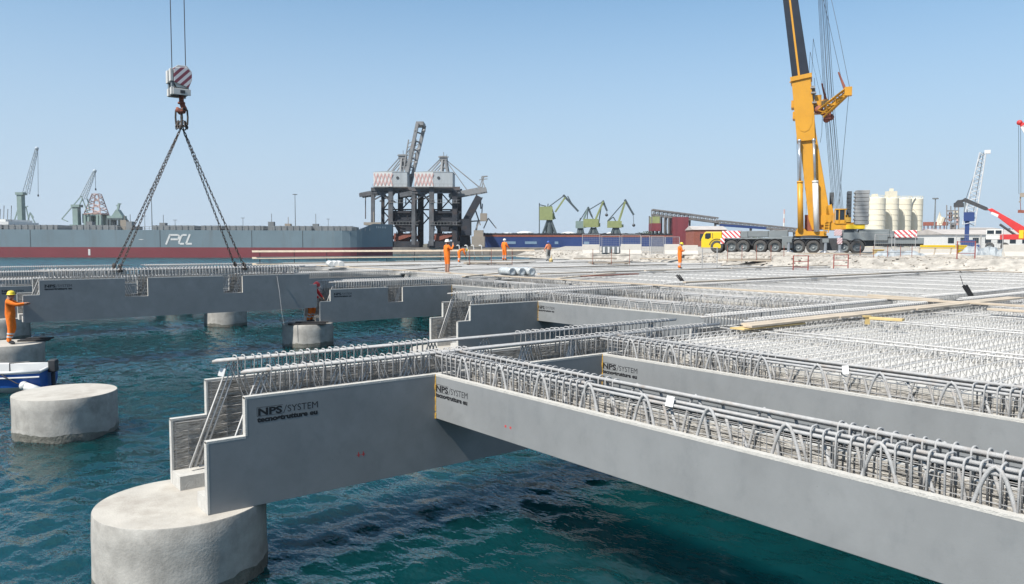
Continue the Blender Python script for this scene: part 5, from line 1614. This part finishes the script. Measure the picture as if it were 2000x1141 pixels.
# ------------------------------------------------------------------ work boat
M['boatblue'] = mat('royal_blue_boat_paint', (0.02, 0.12, 0.46), 0.35, 0.15, 2, dirt=(0.03, 0.1, 0.3), dirt_scale=2, dirt_amt=.5)
Bt = Far(88, 21.6, WATER, R(14))
boat = Bt.thing('work_boat', 'small blue and white open work boat moored beside a free pile', 'boat')
def boat_ring(x, half, zk, zg):
    return [(x, -half, zg), (x, -half*.94, zg*.30), (x, -half*.55, zk+.03), (x, 0, zk), (x, half*.55, zk+.03), (x, half*.94, zg*.30), (x, half, zg)]
xs = [(-4.4,.08,.15,.78),(-3.9,.42,.0,.72),(-3.0,.72,-.12,.64),(-1.8,.82,-.15,.58),(-.8,.80,-.14,.56),(0.0,.74,-.10,.56)]
vs, fs, ms = [], [], []
for q in xs: vs += boat_ring(*q)
for i in range(len(xs)-1):
    for k in range(6):
        fs.append((i*7+k, i*7+k+1, (i+1)*7+k+1, (i+1)*7+k)); ms.append(0 if k in (0,5) else 1)
fs.append(tuple((len(xs)-1)*7 + k for k in range(7))); ms.append(0)
hb = MB().add(vs, fs, ms)
bo = hb.build('hull', ['boatblue', 'white'], boat, smooth=False)
so = bo.modifiers.new('th', 'SOLIDIFY'); so.thickness = .03; so.offset = 0
MB().tube([(x, -h-.01, g+.01) for x, h, z, g in xs], .045, 8).tube([(x, h+.01, g+.01) for x, h, z, g in xs], .045, 8).tube([(0,-.75,.57),(0,.75,.57)], .045, 8).build('gunwale', 'white', boat, smooth=True)
MB().tube([(x, -h-.03, g-.13) for x, h, z, g in xs], .025, 6).build('rubbing_strake', 'white', boat)
vs, fs = [], []
for q in xs: vs += [(x_ * .995 - .02, y_ * .93, z_ * .97 + .05) for x_, y_, z_ in boat_ring(*q)]
for i in range(len(xs)-1):
    for k in range(6): fs.append((i*7+k, (i+1)*7+k, (i+1)*7+k+1, i*7+k+1))
MB().add(vs, fs).build('lining', 'white', boat)
for x in (-1.0, -2.3): MB().box(x-.15, x+.15, -.72, .72, .34, .38).build('thwart', 'white', boat)
MB().box(.02,.22,-.14,.14,.45,.80).box(.06,.16,-.05,.05,-.3,.45).build('outboard_motor', 'dark', boat, bevel=.03)
MB().tube([(-.35,-.86,.22),(.1,-.95,.06)], .11, 10).ball((.1,-.95,.06), .12).ball((-.35,-.86,.22), .12).build('fender', 'white', boat, smooth=True)
MB().tube([(-.9,-.2,.38),(-.9,-.2,.75),(-.4,-.2,.78)], .02, 6).build('tiller', 'dark', boat)
MB().tube([(-.9,-.86,.55),(-.5,-.92,.3),(-.35,-.9,.25)], .014, 5).build('rope', 'chain', boat)
# ------------------------------------------------------------------ red and white machines at the right
F = Far(1990, 150, 0.9, face=True)
t = F.thing('reach_stacker', 'red reach stacker with a black nosed boom raised over the white shed', 'vehicle')
b = MB()
b.prism(F.poly([(1925,408),(1934,406),(2010,450),(2010,462),(1990,458)]), -1.0, .2); bm_ = b.build('boom', 'red', t, bevel=.06)
MB().prism(F.poly([(1878,392),(1876,386),(1880,384),(1893,390),(1925,404),(1930,410),(1920,410),(1890,397)]), -.8, .0).build('boom_nose', 'dark', t)
MB().prism(F.poly([(1934,413),(1948,419),(1946,424),(1932,417)]), -1.03, -.98).build('white_panel', 'white', t)
MB().box(F.p(1853,0)[0], F.p(1873,0)[0], -1.2, 1.6, F.p(0,402)[2], F.p(0,394)[2]).prism(F.poly([(1858,394),(1864,388),(1872,388),(1875,394)]), -.8, .8).bar(F.p(1868,391,0), F.p(1880,388,0), .5).build('spreader', 'dark', t)
MB().tube([F.p(1950,438,-.6), F.p(1985,462,-.6)], .22, 8).build('lift_cylinder', 'dark', t)
MB().box(F.p(1950,0)[0], F.p(2030,0)[0], -1.8, 1.8, F.p(0,468)[2], F.p(0,458)[2]).build('chassis', 'red', t)
MB().box(F.p(1987,0)[0], F.p(1996,0)[0], -1.85, -.8, F.p(0,466)[2], F.p(0,450)[2]).build('yellow_bracket', 'cyellow2', t)
b = MB(); b.box(F.p(1922,0)[0], F.p(1956,0)[0], -1.5, 1.5, F.p(0,468)[2], F.p(0,448)[2]); cbx = b.build('cab', 'white', t, bevel=.08)
MB().box(F.p(1924,0)[0], F.p(1938,0)[0], -1.53, -1.48, F.p(0,457)[2], F.p(0,450)[2]).box(F.p(1941,0)[0], F.p(1953,0)[0], -1.53, -1.48, F.p(0,457)[2], F.p(0,450)[2]).build('cab_window', 'glass', cbx)
for px in (1930, 1960, 2005):
    w = put('wheel', TY, t, (F.p(px,0)[0], -1.6, .72)); put('rim', RM, w)
    w = put('wheel', TY, t, (F.p(px,0)[0], 1.6, .72)); put('rim', RM, w)

F = Far(1888, 190, 0.9, face=True)
t = F.thing('lattice_boom_crane', 'white lattice boom crane on a blue tower behind the red reach stacker', 'crane')
MB().lattice(F.p(1890,440), F.p(1917,300), 2.6, 1.3, 18, .13, .08).build('lattice_boom', 'lattwhite', t)
MB().box(F.p(1913,0)[0], F.p(1925,0)[0], -.6, .6, F.p(0,302)[2], F.p(0,295)[2]).build('boom_head', 'lattwhite', t)
b = MB(); b.box(F.p(1881,0)[0], F.p(1890,0)[0], -1, 1, 0, F.p(0,418)[2]); b.box(F.p(1878,0)[0], F.p(1899,0)[0], -1.4, 1.4, F.p(0,432)[2], F.p(0,415)[2]); b.build('tower', 'bluehull', t)
b = MB(); b.bar(F.p(1881,418,0), F.p(1883,392,0), .25); b.bar(F.p(1888,418,0), F.p(1883,392,0), .25); b.build('gantry', 'cgrey', t)
b = MB(); b.box(F.p(1874,0)[0], F.p(1902,0)[0], -1.6, 1.6, .7, 2.2)
for q in (-2.2,-.8,.8,2.2): b.lathe([(.55,-1.8),(.55,1.8)], (q,0,.55), 14, axis='y')
b.build('carrier', 'bluehull', t)
MB().tube([F.p(1918,300,-1), F.p(1898,420,-1)], .06, 4).tube([F.p(1915,299,0), F.p(1883,393,0)], .06, 4).build('pendant_rope', 'dark', t)

F = Far(2030, 130, 0.9, face=True)
t = F.thing('red_tip_crane', 'crane whose red boom tip with hanging hook enters beside the lattice boom', 'crane')
MB().prism(F.poly([(1990,246),(1996,242),(2110,400),(2110,440),(2095,430)]), -.5, .5).build('boom', 'white', t)
MB().box(F.p(1984,0)[0], F.p(1992,0)[0], -.5, .5, F.p(0,246)[2], F.p(0,237)[2]).ball(F.p(1988,236,0), .45).ball(F.p(1995,242,0), .45).build('boom_tip', 'red', t)
MB().box(F.p(2080,0)[0], F.p(2160,0)[0], -1.4, 1.4, 0.7, 3.2).build('carrier', 'cgrey', t)
for q in (6.5, 8.5, 10.5):
    w = put('wheel', TY, t, (q, -1.3, .72)); put('rim', RM, w)
for px in (1986, 1990): MB().tube([F.p(px,242,0), F.p(px+1,378,0)], .03, 4).build('rope', 'dark', t)
MB().box(F.p(1985,0)[0], F.p(1995,0)[0], -.3, .3, F.p(0,384)[2], F.p(0,376)[2]).tube([F.p(1990,384,0), F.p(1990,392,0), F.p(1987,394,0)], .12, 6).build('hook', 'woodgrey', t)
MB().tube([F.p(1990,394,0), F.p(1991,412,0)], .05, 4).bar(F.p(1985,412,0), F.p(1998,413,0), .4, .5).build('spreader_bar', 'rust', t)

# ------------------------------------------------------------------ concrete barriers, fences, containers of loose gear on the quay
M['jersey'] = mat('white_concrete_barrier', (0.64, 0.60, 0.54), 0.9, 0.1, 1.0, dirt=(0.42, 0.38, 0.33), dirt_scale=0.8, dirt_amt=0.5)
def barrier(px0, px1, yt, D, label, z=QZ, rz=0):
    F = Far((px0+px1)/2, D, z, rz)
    w = (px1-px0)/2*F.k; h = F.p(0,yt)[2]
    b = MB()
    n_ = max(1, int(round(2*w/2.4)))
    pr = [(-.32,0),(-.32,.1),(-.13,h*.45),(-.08,h),(.08,h),(.13,h*.45),(.32,.1),(.32,0)]
    vs = [(x, y, zz) for x in (-w, w) for y, zz in pr]; m_ = len(pr)
    b.add(vs, [tuple(range(m_))[::-1], tuple(range(m_, 2*m_))] + [(i, (i+1) % m_, m_+(i+1) % m_, m_+i) for i in range(m_)])
    o = b.build('concrete_barrier', 'jersey', None, F.loc, (0,0,F.rz), bevel=.02)
    me = o.data; bm = bmesh.new(); bm.from_mesh(me); bmesh.ops.recalc_face_normals(bm, faces=bm.faces); bm.to_mesh(me); bm.free()
    return tag(o, label, 'barrier', 'white concrete barriers on the quay')
barrier(1137, 1170, 478, 70.5, 'white concrete barrier at the water end of the quay edge')
barrier(1172, 1210, 486, 73, 'low white concrete barrier below the ribbed fence sheet')
barrier(1212, 1252, 477, 70, 'white concrete barrier between the ribbed sheet and the grey mesh fence')
barrier(1297, 1326, 477, 69, 'white concrete barrier left of the bowed worker')
barrier(1330, 1362, 479, 70, 'white concrete barrier in front of the crane cab')
barrier(1958, 2030, 478, 62, 'white concrete block right of the crumpled grey sheeting')
barrier(1782, 1866, 486, 66, 'long pale concrete kerb unit behind the timber trestles')
M['mesh'] = mat('grey_mesh_sheet', (0.30, 0.30, 0.30), 0.7, 0.25, 6)
def fence_panel(px0, px1, yt, yb, D, label, solid=False, z=QZ):
    F = Far((px0+px1)/2, D, z)
    t = F.thing('fence_panel', label, 'fence', 'site fence panels')
    w = (px1-px0)/2*F.k; z0, z1 = max(.02, F.p(0,yb)[2]), F.p(0,yt)[2]
    for x in (-w, w): MB().tube([(x,0,0),(x,0,z1)], .03, 6).build('post', 'rebar', t)
    for zz in (z0, z1): MB().tube([(-w,0,zz),(w,0,zz)], .024, 6).build('rail', 'rebar', t)
    b = MB()
    for x in spread(-w, w, .16 if not solid else .07): b.tube([(x,.01,z0),(x,.01,z1)], .007 if not solid else .018, 3)
    for zz in spread(z0, z1, .2): b.tube([(-w,.01,zz),(w,.01,zz)], .006, 3)
    b.build('wire_net', 'mesh', t, kind='stuff')
fence_panel(1137, 1171, 458, 478, 72, 'open wire fence panel above the first concrete barrier')
fence_panel(1175, 1210, 460, 492, 74, 'wire fence panel above the ribbed sheet')
fence_panel(1214, 1250, 459, 478, 72, 'open wire fence panel above the middle concrete barrier')
fence_panel(1252, 1268, 461, 494, 71, 'narrow wire fence panel beside the dense grey mesh')
fence_panel(1271, 1296, 462, 495, 70, 'dense grey mesh fence panel between concrete barriers', True)
fence_panel(1299, 1326, 463, 478, 71, 'wire fence panel beside the dense grey mesh and the bowed worker')
fence_panel(1707, 1740, 458, 500, 66, 'leaning wire fence panel behind the crane tail')
fence_panel(1746, 1786, 458, 498, 67, 'wire fence panel beside the yellow trough')
fence_panel(1865, 1912, 459, 488, 66, 'wire fence panel behind the red posts')
fence_panel(1914, 1956, 459, 488, 66, 'wire fence panel behind the grey sheeting')
F = Far(1192, 72.5, QZ)
t = F.thing('ribbed_sheet', 'pale ribbed sheet leaning between two concrete barriers', 'sheet')
for k in range(7):
    x = -0.75 + k*.22
    MB().box(x, x+.18, -.3, -.2, .15 + F.p(0,488)[2]*0, .15+.55).build('rib', 'paper' if k % 2 == 0 else 'cgrey', t)
MB().box(-.85,.85,-.19,-.1,0,.75).build('backing', 'cgrey', t)

def blob(name, label, px, D, z, w, d, h, m, seed, cat, group=None):
    F = Far(px, D, z)
    rnd = random.Random(seed)
    n_ = 14; vs, fs = [], []
    for i in range(n_+1):
        for j in range(7):
            x = (i/n_-.5)*w; y = (j/6-.5)*d
            e = max(0, 1-(abs(2*i/n_-1))**4) * max(0, 1-(abs(j/3-1))**3)
            vs.append((x+rnd.uniform(-.08,.08), y+rnd.uniform(-.08,.08), -.02 + e*h*rnd.uniform(.45,1.1)))
    for i in range(n_):
        for j in range(6): fs.append((i*7+j, (i+1)*7+j, (i+1)*7+j+1, i*7+j+1))
    o = MB().add(vs, fs).build(name, m, None, F.loc, (0,0,F.rz))
    return tag(o, label, cat, group)
blob('sheeting_heap', 'crumpled heap of silvery grey sheeting by the white block', 1922, 63, QZ, 4.6, 2.0, .95, 'sheet', 1, 'sheeting')
blob('sheeting_heap', 'low heap of grey sheeting behind the timber trestles', 1755, 63, QZ, 4.4, 1.6, .6, 'sheet', 2, 'sheeting')
blob('gravel_heap', 'pale gravel heap under the crane wheels', 1490, 78, QZ, 9, 1.5, .28, 'ground', 3, 'gravel')
blob('gravel_heap', 'pale gravel heap at the water end of the deck', 1180, 68, .6, 8, 1.6, .5, 'ground', 4, 'gravel')
blob('gravel_heap', 'sandy heap in front of the long kerb unit', 1850, 60, QZ-.1, 10, 1.6, .4, 'ground', 5, 'gravel')
F = Far(1841, 67, QZ)
o = MB().prism([(-1.7,.55),(1.7,.55),(1.45,0),(-1.45,0)], -.5, .5).box(-1.75,1.75,-.55,.55,.55,.95).build('yellow_trough', 'cyellow2', None, F.loc, (0,0,F.rz), bevel=.03)
tag(o, 'yellow steel trough standing behind the long kerb unit', 'trough')
F = Far(1714, 66, QZ)
o = MB().box(-.35,.35,-.25,.25,0,.5).box(-.4,.4,-.3,.3,.5,.58).build('yellow_crate', 'yellow_wood', None, F.loc, (0,0,F.rz))
tag(o, 'small yellow crate at the foot of the fence behind the crane', 'crate')

# ------------------------------------------------------------------ timber on the deck
plank_cache = {}
def plank(p0, p1, w, h, label, m='wood', group='timber planks on the deck', droop=0.0):
    p0, p1 = Vector(p0), Vector(p1)
    L = (p1-p0).length
    key = (round(L, 2), w, h, m)
    if key not in plank_cache:
        plank_cache[key] = MB().box(0, L, -w/2, w/2, 0, h).mesh('timber_plank', m)
    d = p1 - p0
    o = put('timber_plank', plank_cache[key], None, p0, (0, -math.asin(d.z/L), math.atan2(d.y, d.x)), bevel=0.006)
    return tag(o, label, 'plank', group)
LB = 'pale timber plank in the line laid along the near edge of the deck panels'
random.seed(4)
# run beside the first row, three boards wide with overlapping ends
x = 6.45
for k in range(4):
    for q in range(2):
        xo = x + q*.25
        plank((xo, -.66+q*.22+random.uniform(-.02,.02)-.045*k, .300+q*.002), (min(19.5, xo+3.95), -.68+q*.22-.05*k, .303), .20, .045, 'timber plank in the double walkway of boards crossing the deck', 'wood', 'walkway boards along the first row')
    x += 3.4 if k % 2 else 3.1
plank((6.3, -.55, .26), (8.3, -.60, .255), .32, .03, 'short yellow plywood strip under the walkway end', 'yellow_wood')
for k in range(11):
    v = -3.2 + k*3.95
    plank((15.95+random.uniform(-.06,.06)+.05*k, v, .31), (15.95+.05*(k+1)+random.uniform(-.06,.06), v+4.1, .315+.0), .20, .05, LB, 'wood', 'board line across the deck')
for k in range(9):
    u = 18.2 + k*3.9
    plank((u, 10.35+random.uniform(-.08,.08), .33), (u+3.85, 10.3+random.uniform(-.08,.08), .33), .16, .06, 'grey weathered plank lying along the second beam row', 'woodgrey' if k % 3 else 'wood', 'planks along the second beam row')
for k in range(8):
    u = 19.0 + k*3.95
    plank((u, 20.2+random.uniform(-.1,.1), .33), (u+3.8, 20.2+random.uniform(-.1,.1), .33), .18, .06, 'grey weathered plank lying along the third beam row', 'woodgrey' if k % 2 else 'wood', 'planks along the third beam row')
def pt(px, py, z): return stand(px, py, z)
for (a, b_, m, lab) in (((1703,624),(1768,628),'yellow_wood','short yellow batten lying on the lattice girders'),((1934,606),(2040,613),'wood','pale plank lying on lattice girders right of the walkway crossing'),
                        ((1700,578),(1840,588),'wood','loose plank resting across the board line and the walkway'),((1130,541),(1245,536),'rust','reddish plank lying on the deck near the plastic rolls'),((1090,545),(1200,534),'wood','pale plank crossing the reddish plank'),
                        ((1040,524),(1300,517),'woodgrey','long grey plank lying behind the plastic rolls'),((905,541),(990,533),'wood','pale board near the worker with the white helmet'),((1840,528),(1995,533),'woodgrey','grey plank in front of the red posts'),
                        ((680,521),(820,517),'wood','pale board lying beside the white pipes'),((790,528),(900,521),'woodgrey','grey board behind the standing worker'),((930,516),(1045,512),'woodgrey','grey board below the timber platform'),((1410,519),(1500,516),'woodgrey','grey plank on the deck right of the bowed worker')):
    plank(pt(a[0],a[1],.33), pt(b_[0],b_[1],.33), .2, .05, lab, m, 'loose planks')
o = MB().box(-.045,.045,-.02,.02,0,.16).box(-.09,.06,-.04,.04,.15,.185).build('timber_prop', 'yellow_wood', None, pt(1697,634,.2), (0,0,FAR_RZ))
tag(o, 'small yellow timber prop under the walkway boards', 'prop')
# black bundles
for px, py, lab, s_ in ((1895,578,'black tool bundle with a thin rod leaning beside the walkway boards',1.0),(1330,549,'black rubber mat folded on the deck below the bowed worker',.8)):
    p = pt(px, py, .3)
    t = thing('black_bundle', lab, 'bundle', p, FAR_RZ)
    for k in range(4):
        MB().bar((-.10+.05*k+.10, .02*k, 0), (-.21+.05*k, .02*k, .30*s_+.03*(k % 2)), .055, .035).build('strip', 'black', t)
    if s_ == 1.0: MB().tube([(-.15,0,.2),(-.30,0,.62)], .009, 5).build('rod', 'dark', t)
# plastic rolls and pipes
M['film'] = mat('milky_plastic_film', (0.50, 0.53, 0.54), 0.3, 0.3, 6, 0.8, 9)
for k in range(3):
    p = pt(990 + k*19, 538, .3)
    o = MB().lathe([(.12,-.55),(.19,-.58),(.21,-.35),(.185,-.2),(.21,0),(.185,.2),(.21,.35),(.19,.58),(.12,.55)], (0,0,.2), 16, axis='y').build('plastic_roll', 'film', None, p, (0,0,FAR_RZ + .5), smooth=True)
    tag(o, 'roll of milky plastic film lying on the deck in a row of three', 'roll', 'rolls of plastic film')
for k in range(3):
    p = pt(645 + k*9, 521, .3)
    o = MB().lathe([(.17,-.9),(.2,-.9),(.2,.9),(.17,.9),(.15,.6)], (0,0,.2), 14, axis='y').build('white_pipe', 'white', None, p, (0,0,FAR_RZ + .35), smooth=True)
    tag(o, 'short white pipe lying by the end of the railing in a row of three', 'pipe', 'short white pipes')
# timber railing along the far side
M['railwood'] = mat('sunlit_pale_batten', (0.80, 0.66, 0.50), 0.8, 0.12, 4)  # paler than the other timber, sunlight on the rails put into the colour
VR = 49.3
t = thing('timber_railing', 'long timber railing with two pale rails on thin posts at the far deck edge', 'railing', (15.2, VR, 0))
for k in range(10):
    x = .6 + k*2.75
    MB().tube([(x,0,0),(x,0,1.35)], .026, 6).build('post', 'dark', t)
for zz in (1.22, .72, .25):
    for k in range(7):
        MB().add([(x_, y_, z_) for x_ in (k*4.0, k*4.0+4.03) for y_, z_ in ((-.10+.002*(k % 2),zz-.07),(-.055,zz-.09),(.03,zz+.05),(-.015+.002*(k % 2),zz+.07))], [(0,1,2,3),(7,6,5,4),(1,0,4,5),(2,1,5,6),(3,2,6,7),(0,3,7,4)]).build('rail', 'railwood', t)
# ladder hoops
for k, px in enumerate((897, 925)):
    p = pt(px, 508, .3)
    t = thing('ladder_hoop', 'pair of white hooked ladder handrails rising near the bending worker' if k == 0 else 'pair of white hooked ladder handrails right of the bending worker', 'handrail', p, FAR_RZ, 'ladder handrails')
    for q in (0, .75):
        MB().tube([(q+.12,0,0),(q,0,1.25),(q-.03,0,1.36),(q-.12,0,1.40),(q-.26,0,1.36)], .045, 8).build('hoop', 'white', t, smooth=True)
# timber platforms with thin posts
def platform(px0, px1, yb, D, label, posts, n=5, dz=.12, z=.3):
    F = Far((px0+px1)/2, D, z)
    t = F.thing('timber_platform', label, 'platform', 'timber work platforms')
    w = (px1-px0)/2*F.k
    for k in range(n):
        MB().box(-w+random.uniform(0,.3), w-random.uniform(0,.3), -.55+k*.27, -.30+k*.27, 0, dz).build('board', 'wood' if k % 2 else 'woodgrey', t)
    for x in (-w*.8, 0, w*.8): MB().box(x-.05, x+.05, -.5, .9, -.12, 0.002).build('bearer', 'woodgrey', t)
    for px in posts:
        MB().tube([((px-F.px0)*F.k,-.6,-.12),((px-F.px0)*F.k,-.6,1.15)], .022, 6).build('post', 'rust', t)
    if len(posts) > 1:
        MB().tube([((posts[0]-F.px0)*F.k,-.6,.65),((posts[-1]-F.px0)*F.k,-.6,.65)], .014, 5).build('guard_wire', 'dark', t)
platform(905, 1000, 0, 60, 'timber platform with thin rusty posts under the worker in the white helmet', (918,960,1000))
platform(1150, 1232, 0, 62, 'timber platform with three thin posts in front of the concrete barriers', (1156,1192,1227))
platform(1376, 1440, 0, 74, 'timber mat in front of the crane front wheels', ())
platform(1420, 1570, 0, 60.5, 'long timber platform with guard posts in front of the crane', (1416,1444,1472,1500,1525), z=.62)
platform(1668, 1818, 0, 59, 'long timber platform on the rubble behind the red guard frames', (1672,1698,1725,1750,1772), z=.62)
M['redpost'] = mat('dull_red_tube', (0.33, 0.06, 0.045), 0.7, 0.2, 4)
def guard(px0, px1, yb, yt, z, label, m='rust'):
    p = pt((px0+px1)/2, yb, z); D = (1.85-z)*F_PX/(yb-hor(px0)); k = D/F_PX
    t = thing('guard_frame', label, 'guard rail', p, FAR_RZ, 'tube guard frames')
    w = (px1-px0)/2*k; h = (yb-yt)*k
    for x in (-w, w): MB().tube([(x,0,-.1),(x,0,h)], .035, 6).build('post', m, t)
    for f in (.12, .55, .97): MB().tube([(-w,0,h*f),(w,0,h*f)], .022, 6).build('rail', m, t)
guard(1549, 1578, 525, 499, .3, 'red tube guard frame on the deck in front of the crane wheels', 'redpost')
guard(1628, 1656, 522, 497, .3, 'red tube guard frame on the deck before the crane tail', 'redpost')
guard(1868, 1903, 524, 471, .3, 'tall red tube guard frame in front of the yellow trough', 'redpost')
guard(1371, 1400, 521, 483, .3, 'thin grey guard frame right of the bowed worker', 'rebar')
F = Far(1828, 62.5, QZ - .02)
t = F.thing('timber_trestle', 'pale timber trestle frame standing on the rubble before the yellow trough', 'trestle')
for x in (-1.35, -.1, 1.2): MB().bar((x-.15,0,0), (x,0,.72), .08).build('leg', 'wood', t)
for zz in (.1, .72): MB().box(-1.6,1.4,-.06,.06,zz,zz+.07).build('rail', 'wood', t)
F = Far(1605, 80, QZ)
o = MB().box(-3.4,4.4,-1.9,-1.0,0.01,.13).build('timber_mat', 'wood', None, F.loc, (0,0,F.rz)); tag(o, 'thick timber mat under the crane outrigger', 'mat')
p = pt(1076, 512, .3)
o = MB().lathe([(.02,0),(.16,0),(.18,.2),(.1,.32),(.03,.34)], (0,0,0), 14).bar((0,0,.3),(.1,0,.55),.05).build('power_tool', 'yellow_wood', None, p, (0,0,0)); tag(o, 'yellow power tool at the feet of the blue helmet worker', 'tool')
# black pads on the piles
for (u, v, lab, l) in ((-2.55, 20.05, 'black bearing pad lying on the pile beside the reaching worker', .55), (6.62, 19.62, 'black bearing pad on the pile between two far main beams', .9)):
    o = MB().box(-l*.8, l*.8, -.16, .16, -.01, .05).box(-l*.5, l*.9, .02, .3, .05, .09).build('bearing_pad', 'black', None, (u, v, -PH+.01), (0,0,-.5), bevel=.008); tag(o, lab, 'pad')
# tag line hanging from the suspended beam
o = MB().tube([(0,0,0),(.05,-.1,-.6),(.12,-.12,-1.4),(.2,-.12,-1.9)], .012, 5).build('tag_line', 'rebar', None, (5.45, 19.66, .60)); tag(o, 'thin guide rope hanging down the face of the hanging beam', 'rope')

# more timber and scrap on the rubble edge
random.seed(77)
for px, py, L_, m, lab in ((1385,497,3.2,'rust','rusty steel plate lying before the crane cab'),(1400,509,4.0,'wood','pale plank on the rubble left of the guard posts'),(1470,513,4.5,'woodgrey','grey plank on the rubble before the crane wheels'),(1590,512,3.5,'wood','pale plank between two red guard frames'),(1600,499,3.0,'rust','rusty plate under the crane outrigger jack'),(1700,517,5.0,'wood','pale beam on the deck end below the long platform'),(1760,510,4.2,'woodgrey','grey beam leaning on the long platform'),(1800,519,3.8,'wood','pale beam beside the trestle frame'),(1925,509,4.0,'woodgrey','grey beam below the sheeting heap'),(1960,519,4.0,'wood','pale beam below the white block'),(1250,506,4.5,'wood','pale beam below the grey mesh fence'),(1120,506,3.5,'woodgrey','grey beam at the water end of the deck')):
    p = pt(px, py, .62 if py < 511 else .36); a = FAR_RZ + random.uniform(-.12,.12)
    o = MB().box(0, L_, -.12, .12, 0, .1).build('timber_baulk', m, None, p, (0, random.uniform(-.01,.02), a), bevel=.01); tag(o, lab, 'timber')
# ------------------------------------------------------------------ loose stones and offcuts over the rubble and quay edge
random.seed(31)
b = MB()
def stone(b, p, r):
    vs = []
    for (x, y, z) in ((1,0,0),(-1,0,0),(0,1,0),(0,-1,0),(0,0,1),(0,0,-1)):
        k = r * random.uniform(.6, 1.3); vs.append((p[0]+x*k*1.3, p[1]+y*k, p[2]+z*k*.7))
    b.add(vs, [(0,2,4),(2,1,4),(1,3,4),(3,0,4),(2,0,5),(1,2,5),(3,1,5),(0,3,5)])
for k in range(4500):
    i = random.randrange(len(seg)-1); t_ = random.random()
    x = seg[i][0] + (seg[i+1][0]-seg[i][0])*t_; y = seg[i][1] + (seg[i+1][1]-seg[i][1])*t_
    dx = random.uniform(-2.6, 9)
    z = QZ + .03 if dx > -.5 else (0.05 + (QZ-.05)*max(0, (dx+2.7)/2.2))
    stone(b, (x+dx, y, z), random.choice((.03,.04,.06,.09,.13)))
M['stone'] = mat('pale_rubble_stone', (0.42, 0.38, 0.33), 0.95, 0.4, 0.9)
o = b.build('rubble_stones', 'stone', kind='stuff'); o['label'] = 'loose pale rubble stones along the quay edge'; o['category'] = 'rubble'

# ------------------------------------------------------------------ thin sea haze over the whole harbour
hz_m = bpy.data.materials.new('sea_haze'); hz_m.use_nodes = True
nt = hz_m.node_tree
for nd in list(nt.nodes):
    if nd.type == 'BSDF_PRINCIPLED': nt.nodes.remove(nd)
pv = nt.nodes.new('ShaderNodeVolumePrincipled')
pv.inputs['Color'].default_value = (0.86, 0.92, 1.0, 1)
pv.inputs['Density'].default_value = 0.0001
pv.inputs['Anisotropy'].default_value = 0.2
nt.links.new(pv.outputs['Volume'], nt.nodes['Material Output'].inputs['Volume'])
M['haze'] = hz_m
o = MB().box(-4200, 4200, -4200, 4200, -8, 76).build('haze', 'haze', kind='stuff')
o['label'] = 'thin pale sea haze over the whole harbour'; o['category'] = 'haze'
